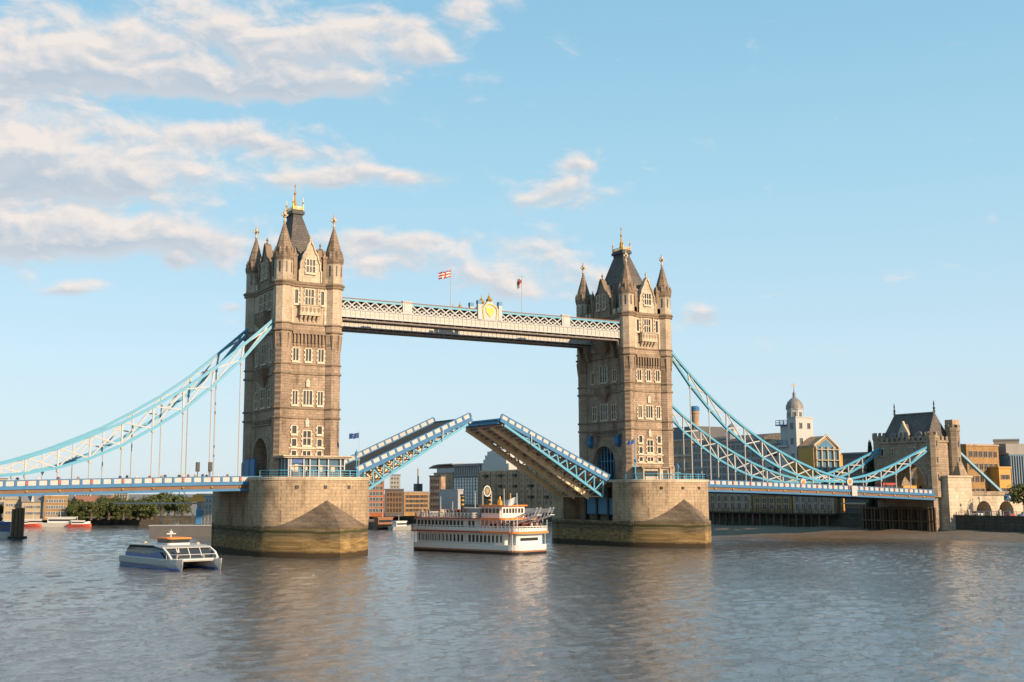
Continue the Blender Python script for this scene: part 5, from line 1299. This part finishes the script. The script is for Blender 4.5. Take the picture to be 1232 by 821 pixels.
mb = MB(); mb.box(-3.5, 3.4, -3.2, .2, 0, 28.2); mb.box(-3.65, 3.55, -3.35, .4, 28.203, 28.5); mb.obj('wall', 'white', T)
mb = MB(); mb.box(-3.2, 5, .203, 3.6, 0, 19.6); mb.box(-3.9, 5, .403, 4.6, 19.603, 20.2); mb.box(-2.6, 3, .203, 4.2, 20.203, 26.4); mb.obj('annexe', 'white', T)
mb = MB(); rail(mb, [(-3.7,.6,20.2),(-3.7,4.4,20.2),(3,4.4,20.2)], 1.5, 1.3); rail(mb, [(-3.4,.5,26.4),(-3.4,5.2,26.4),(3,5.2,26.4)], 1.3, 1.3); mb.box(-3.5, 3, .45, 5.4, 26.1, 26.39); mb.obj('balcony', 'blue', T)
DX, DY = -.4, .2
mb = MB(); mb.lathe([(2.45,26),(2.45,30.6),(2.65,30.7),(2.65,31.0)], DX, DY, 8, math.pi/8); dr = mb.obj('octagon_drum', 'white', T)
mb = MB(); mb.lathe([(2.6,31.0),(2.5,32.0),(2.05,33.1),(1.3,33.9),(.45,34.5),(.45,35.8),(.15,36.2),(.08,37.4)], DX, DY, 16); dm = mb.obj('dome', 'lead', dr)
mb = MB(); mb.box(DX-.7, DX+.7, DY-.06, DY+.06, 37.9, 38.3); mb.tube((DX,DY,37.3), (DX,DY,38.8), .08, .05, 6); mb.obj('weather_vane', 'gold', dm)
me = wmesh(1.0, 1.6, 'grey')
for y in (-1.5,):
    for zz in (16, 20.5, 25): link('window', me, T, (-3.5, y, zz), -math.pi/2)
for x in (-1.6, 1.6):
    for zz in (16.5, 20.5, 25): link('window', me, T, (x, -3.2, zz))
for a in range(8):
    aa = math.pi/4*a; link('window', wmesh(.7, 1.7, 'grey'), dr, (DX+2.27*math.cos(aa), DY+2.27*math.sin(aa), 28.2), aa+math.pi/2)
T = thing('glass_gable_house', 'modern block with glazed pitched gable between ochre walls, right of the domed tower', 'apartments', (132, 32.5, 5.2), 0)
GW = 9.6
mb = MB(); mb.ext([(0,0,0),(GW,0,0),(GW,0,19.2),(GW*.5,0,22.6),(0,0,19.8)], (0,6,0)); mb.obj('wall', 'brickbrown', T)
mb = MB(); mb.ext([(-.02,0,4),(-.02,6,4),(-.02,6,19),(-.02,0,19)], (-.3,0,0)); mb.obj('ochre_flank', 'ochre', T)
mb = MB(); mb.ext([(.6,-.06,7),(GW-.6,-.06,7),(GW-.6,-.06,18.7),(GW*.5,-.06,21.6),(.6,-.06,19.2)], (0,.3,0)); mb.obj('glazing', 'bglass', T)
for x in (.3, 2.4, GW*.5, 7.2, GW-.3): mb = MB(); mb.box(x-.16, x+.16, -.7, -.07, 0, 19.4); mb.obj('post', 'cream', T)
for zz in (6.5, 9.5, 12.5, 15.5, 18.6): mb = MB(); mb.box(.1, GW-.1, -.9, -.075, zz-.14, zz+.14); mb.obj('balcony_slab', 'tan', T)
mb = MB(); mb.bar((-.4,-.4,19.8), (GW*.5,-.4,22.9), .4, .4); mb.bar((GW+.4,-.4,19.0), (GW*.5,-.4,22.9), .4, .4); mb.obj('gable_frame', 'cream', T)
building('ochre_block', 'bright ochre rendered block left of the glazed gable', 'building', (131.2, 42.0), (131.2, 38.8), 6, 20.5, 'ochre', rows=3, cols=3, ww=.9, wh=1.4, frame='greyd', parapet='brickdark')
building('ochre_block', 'ochre flank wall right of the glazed gable, above the span', 'building', (142.2, 33.0), (145.6, 33.0), 6, 22.4, 'ochre', parapet='ochre')
T, L, H = building('layered_flats', 'low modern flats with stacked balconies left of the stone gateway', 'apartments', (133, 22.8), (133, 14.2), 14, 22.0, 'greyd', rows=5, cols=6, ww=1.1, wh=1.2, frame='tan', parapet='lead')
mb = MB()
for j in range(4): mb.box(0, L, -1.2, -.15, 3+j*3.2, 3.35+j*3.2)
mb.obj('balcony_slab', 'cream', T)
building('brick_workshop', 'brick workshop with white-framed windows under the right span, next to the pier', 'warehouse', (130.6, 84), (130.6, 58), .8, 11.4, 'brickbrown', z0=5.0, rows=2, cols=8, ww=1.4, wh=1.7, frame='white', parapet='brickdark')
building('brick_workshop', 'ochre brick workshop under the right span, between two darker ones', 'warehouse', (130.7, 57.4), (130.7, 41), .7, 10.6, 'brickyel', z0=5.0, rows=2, cols=5, ww=1.6, wh=1.5, frame='cream', parapet='trim')
building('brick_workshop', 'brown workshop under the right span, nearest the timber fender', 'warehouse', (130.6, 40.4), (130.6, 24.5), .8, 11.2, 'brickdark', z0=5.0, rows=2, cols=6, ww=1.2, wh=1.6, frame='white', parapet='brickdark')
# timber jetty in front of the wharf
T = thing('timber_jetty', 'dark timber jetty on leaning piles at the mud edge under the right span', 'jetty', (128.5, 50, 0))
for i in range(18):
    y = 26-i*3.0; mb = MB(); mb.box(-.25, .25, y-.25, y+.25, -1, 5.1); mb.obj('pile', ('wood', 'algae', 'ochre')[0 if i % 3 else 1], T)
mb = MB(); mb.box(-.6, 2, -27, 28, 5.103, 5.5); mb.obj('deck', 'woodd', T)
mb = MB(); rail(mb, [(-.5,-27,5.5),(-.5,28,5.5)], 1.1, 2.5); mb.obj('handrail', 'woodd', T)
# behind and right of the gateway
building('riverside_house', 'white and ochre house seen through the stone gateway arch', 'house', (168, 36), (168, 19), 10, 20, 'cream', z0=5.2, rows=4, cols=6, ww=1.2, wh=1.8, frame='ochre', roof='hip', roofm='slate', rh=3)
building('old_warehouse', 'tan brick warehouse with dark lower floors right of the stone gateway', 'warehouse', at(1153,362), at(1191,372), 18, 24.6, 'brickyel', rows=5, cols=6, ww=1.4, wh=1.7, frame='brickdark', side=0, parapet='brickdark')
building('ochre_annexe', 'small bright ochre annexe between the tan warehouse and the glass block', 'building', at(1190,366), at(1204,369), 10, 18.2, 'ochre', rows=3, cols=3, ww=.9, wh=1.2, frame='brickdark', parapet='ochre')
building('pale_office', 'pale rooftop storeys of an office behind the glass block', 'office', at(1186,415), at(1216,415), 14, 28.0, 'tan', rows=5, cols=7, ww=1.3, wh=1.5, frame='grey', parapet='grey')
T, L, H = building('glass_block', 'curved blue glass office with white mullions at the right edge', 'office', at(1203,372), at(1246,380), 18, 22.2, 'bglass', parapet='lead')
for i in range(15): x = .3+i*(L-.6)/14; mb = MB(); mb.box(x-.06, x+.06, -.4, -.003, 0, H-.3); mb.obj('mullion', 'panelgrey', T)
mb = MB(); mb.box(0, L, 1, 16, H+.503, H+3.2); mb.obj('roof_storey', 'lead', T)
T = thing('bus', 'small red single-deck bus on the right span just left of the stone gateway', 'bus', (119.6, -4.2, zdeck(120)-1.25), 0)
mb = MB(); mb.box(-2.5, 2.5, -1.1, 1.1, .35, 2.45); mb.box(-2.4, 2.4, -1.0, 1.0, 2.453, 2.6); mb.obj('body', 'red', T)
for k in range(3):
    for sy in (-1, 1): mb = MB(); mb.box(-2.2+k*1.5, -.9+k*1.5, sy*1.1-.03, sy*1.1+.03, 1.3, 2.1); mb.obj('window', 'glass', T)
for x in (-1.6, 1.6):
    for sy in (-1, 1): mb = MB(); mb.tube((x,sy*.85,.5), (x,sy*1.13,.5), .48, .48, 14); mb.obj('wheel', 'black', T)
T = thing('lorry', 'orange and yellow flatbed lorry under the gateway arch, right of the red bus', 'lorry', (128.2, -4.0, zdeck(128)-1.25), 0)
mb = MB(); mb.box(-3.6, 1.6, -1.15, 1.15, .9, 2.2); mb.obj('load_box', 'ochre', T); mb = MB(); mb.box(1.75, 3.4, -1.15, 1.15, .5, 2.5); cb = mb.obj('cab', 'orange', T); mb = MB(); mb.box(2.2, 3.2, -1.18, 1.18, 1.5, 2.2); mb.obj('window', 'glass', cb)
mb = MB(); mb.box(-3.6, 3.3, -.6, .6, .55, .88); mb.obj('chassis', 'black', T)
for x in (-2.4, -1.2, 2.6):
    for sy in (-1, 1): mb = MB(); mb.tube((x,sy*.85,.45), (x,sy*1.12,.45), .45, .45, 14); mb.obj('wheel', 'black', T)
def car(p, rz, mat, label):
    T = thing('parked_car', label, 'car', p, rz, 'cars parked on the embankment')
    mb = MB(); sc_ = [(-2.1,.35),(2.1,.35),(2.15,.75),(1.2,.95),(-1.9,1.0),(-2.15,.8)]
    mb.ext([(x, -.85, z_) for x, z_ in sc_], (0,1.7,0)); mb.obj('body', mat, T)
    mb = MB(); mb.ext([(x, -.72, z_) for x, z_ in [(-1.8,1.0),(1.0,.97),(.4,1.45),(-1.4,1.48)]], (0,1.44,0)); mb.obj('cabin', 'glass', T)
    for x in (-1.35, 1.35):
        for sy in (-1, 1): mb = MB(); mb.tube((x,sy*.65,.33), (x,sy*.88,.33), .33, .33, 12); mb.obj('wheel', 'black', T)
car((140.5,-13.5,5.2), R(80), 'boatwhite', 'white car parked on the embankment right beside the gateway block')
car((143.2,-20.5,5.2), R(85), 'red', 'red car parked on the embankment between the two white ones')
car((141.5,-27.5,5.2), R(80), 'boatwhite', 'white car parked on the embankment nearest the picture edge')
def lamp(x, y, h, label):
    T = thing('street_lamp', label, 'street lamp', (x, y, 5.2), group='lamps along the embankment')
    mb = MB(); mb.lathe([(.2,0),(.16,.8),(.08,1.0),(.07,h)], 0, 0, 8); mb.obj('post', 'dark', T)
    mb = MB(); mb.lathe([(.1,h),(.34,h+.25),(.34,h+.5),(.08,h+.8)], 0, 0, 10); mb.obj('globe', 'white', T)
lamp(139, -25.0, 4.6, 'globe street lamp on the embankment nearest the picture edge')
lamp(139.5, -16.0, 4.4, 'globe street lamp on the embankment in front of the dark arches')
T = thing('embankment_railing', 'white railing along the top of the embankment wall, right of the gateway', 'railing', (136.3, 0, 5.7))
mb = MB(); rail(mb, [(0,-12.2,0),(0,-58,0)], 1.0, 1.8); mb.obj('rail', 'white', T)
mb = MB()
for y in (-15, -24, -33): mb.box(-.3, .3, y-.3, y+.3, 0, 1.4)
mb.obj('pillar', 'trim', T)

# ------------------------------------------------------------------ trees
def crown_mesh(seed, n, leaf, shape='round', mat='leaf'):
    rnd = random.Random(seed); vs = []; fs = []
    blobs = []
    for i in range(11):
        a = rnd.uniform(0, 6.28); r = rnd.uniform(.0, .62); z_ = rnd.uniform(-.6, .75)
        if shape == 'column': r *= .35; z_ = rnd.uniform(-.9, .9)
        blobs.append((Vector((r*math.cos(a), r*math.sin(a), z_*(1-r*.5))), rnd.uniform(.26, .46)))
    for i in range(n):
        c, r = rnd.choice(blobs)
        d = Vector((rnd.gauss(0,1), rnd.gauss(0,1), rnd.gauss(0,1))).normalized()*r*rnd.uniform(.55, 1.05)
        p = c+d; nrm = (d.normalized()+Vector((rnd.uniform(-.6,.6), rnd.uniform(-.6,.6), rnd.uniform(-.2,.8)))).normalized()
        t1_ = nrm.orthogonal().normalized(); t2_ = nrm.cross(t1_); s = leaf*rnd.uniform(.6, 1.3); k = len(vs)
        vs += [tuple(p+t1_*s), tuple(p+t2_*s*.7), tuple(p-t1_*s), tuple(p-t2_*s*.7)]; fs.append((k,k+1,k+2,k+3))
    me = bpy.data.meshes.new('crown'); me.from_pydata(vs, [], fs); me.materials.append(M[mat]); return me
CM = [crown_mesh(i, 1500, .075) for i in range(3)]; CD = crown_mesh(9, 2200, .07, 'column', 'leafdark')
tb = MB(); tb.lathe([(.16,0),(.10,.35),(.08,.7),(.03,1.0)], 0, 0, 7)
for a in range(4): tb.tube((0,0,.45+.08*a), (.35*math.cos(a*1.7),.35*math.sin(a*1.7),.8+.05*a), .05, .02, 5)
TMESH = tb.mesh('trunk', 'bark')
def tree(p, h, w, label, group, me=None, i=0):
    T = thing('tree', label, 'tree', p, random.uniform(0, 6), group)
    t_ = link('trunk', TMESH, T); t_.scale = (w*.5, w*.5, h*.62)
    c = link('crown', me or CM[i % 3], T, (0, 0, h*.55)); c.scale = (w*.62, w*.62, h*.5)
    return T
random.seed(21)
spots = [(-2,428,4.2),(6,445,5),(14,448,5),(49,462,6.5),(84,470,7.2),(93,455,6.5),(100,430,5.0),(107,440,6.0),(113,470,7.2),(120,428,5.5),(128,434,5.8),(134,462,7.6),(141,430,5.6),(149,432,5.8),(152,466,7.4),(158,428,5.4),(166,430,5.8),(172,462,6.8),(175,428,5.8),(183,430,6.2),(191,428,6.6),(196,440,7.6),(203,440,8.2),(211,442,8.2),(219,440,7.4),(228,440,6.5)]
for i, (u, d, h) in enumerate(spots):
    p = at(u, d, 2.0); tree(p, h*1.22, h*1.2, 'green broadleaf tree in the row along the far left bank', 'trees along the far left bank', i=i)
for i, u in enumerate(range(96, 200, 8)):
    p = at(u+random.uniform(-2, 2), 428+random.uniform(0, 8), 2.0)
    T = thing('shrub', 'low dark shrub at the foot of the tree row on the far left bank', 'shrub', p, random.uniform(0, 6), 'shrubs along the far left bank')
    c = link('leaves', CM[i % 3], T, (0, 0, 1.5)); c.scale = (3.4, 2.4, 1.9)
tree((131.9, 12.0, 5.2), 20.5, 3.6, 'tall dark conical tree left of the stone gateway', 'trees by the gateway', CD)
tree((148, -22.6, 5.2), 9.0, 7.0, 'green tree at the right picture edge, before the glass block', 'trees by the gateway')
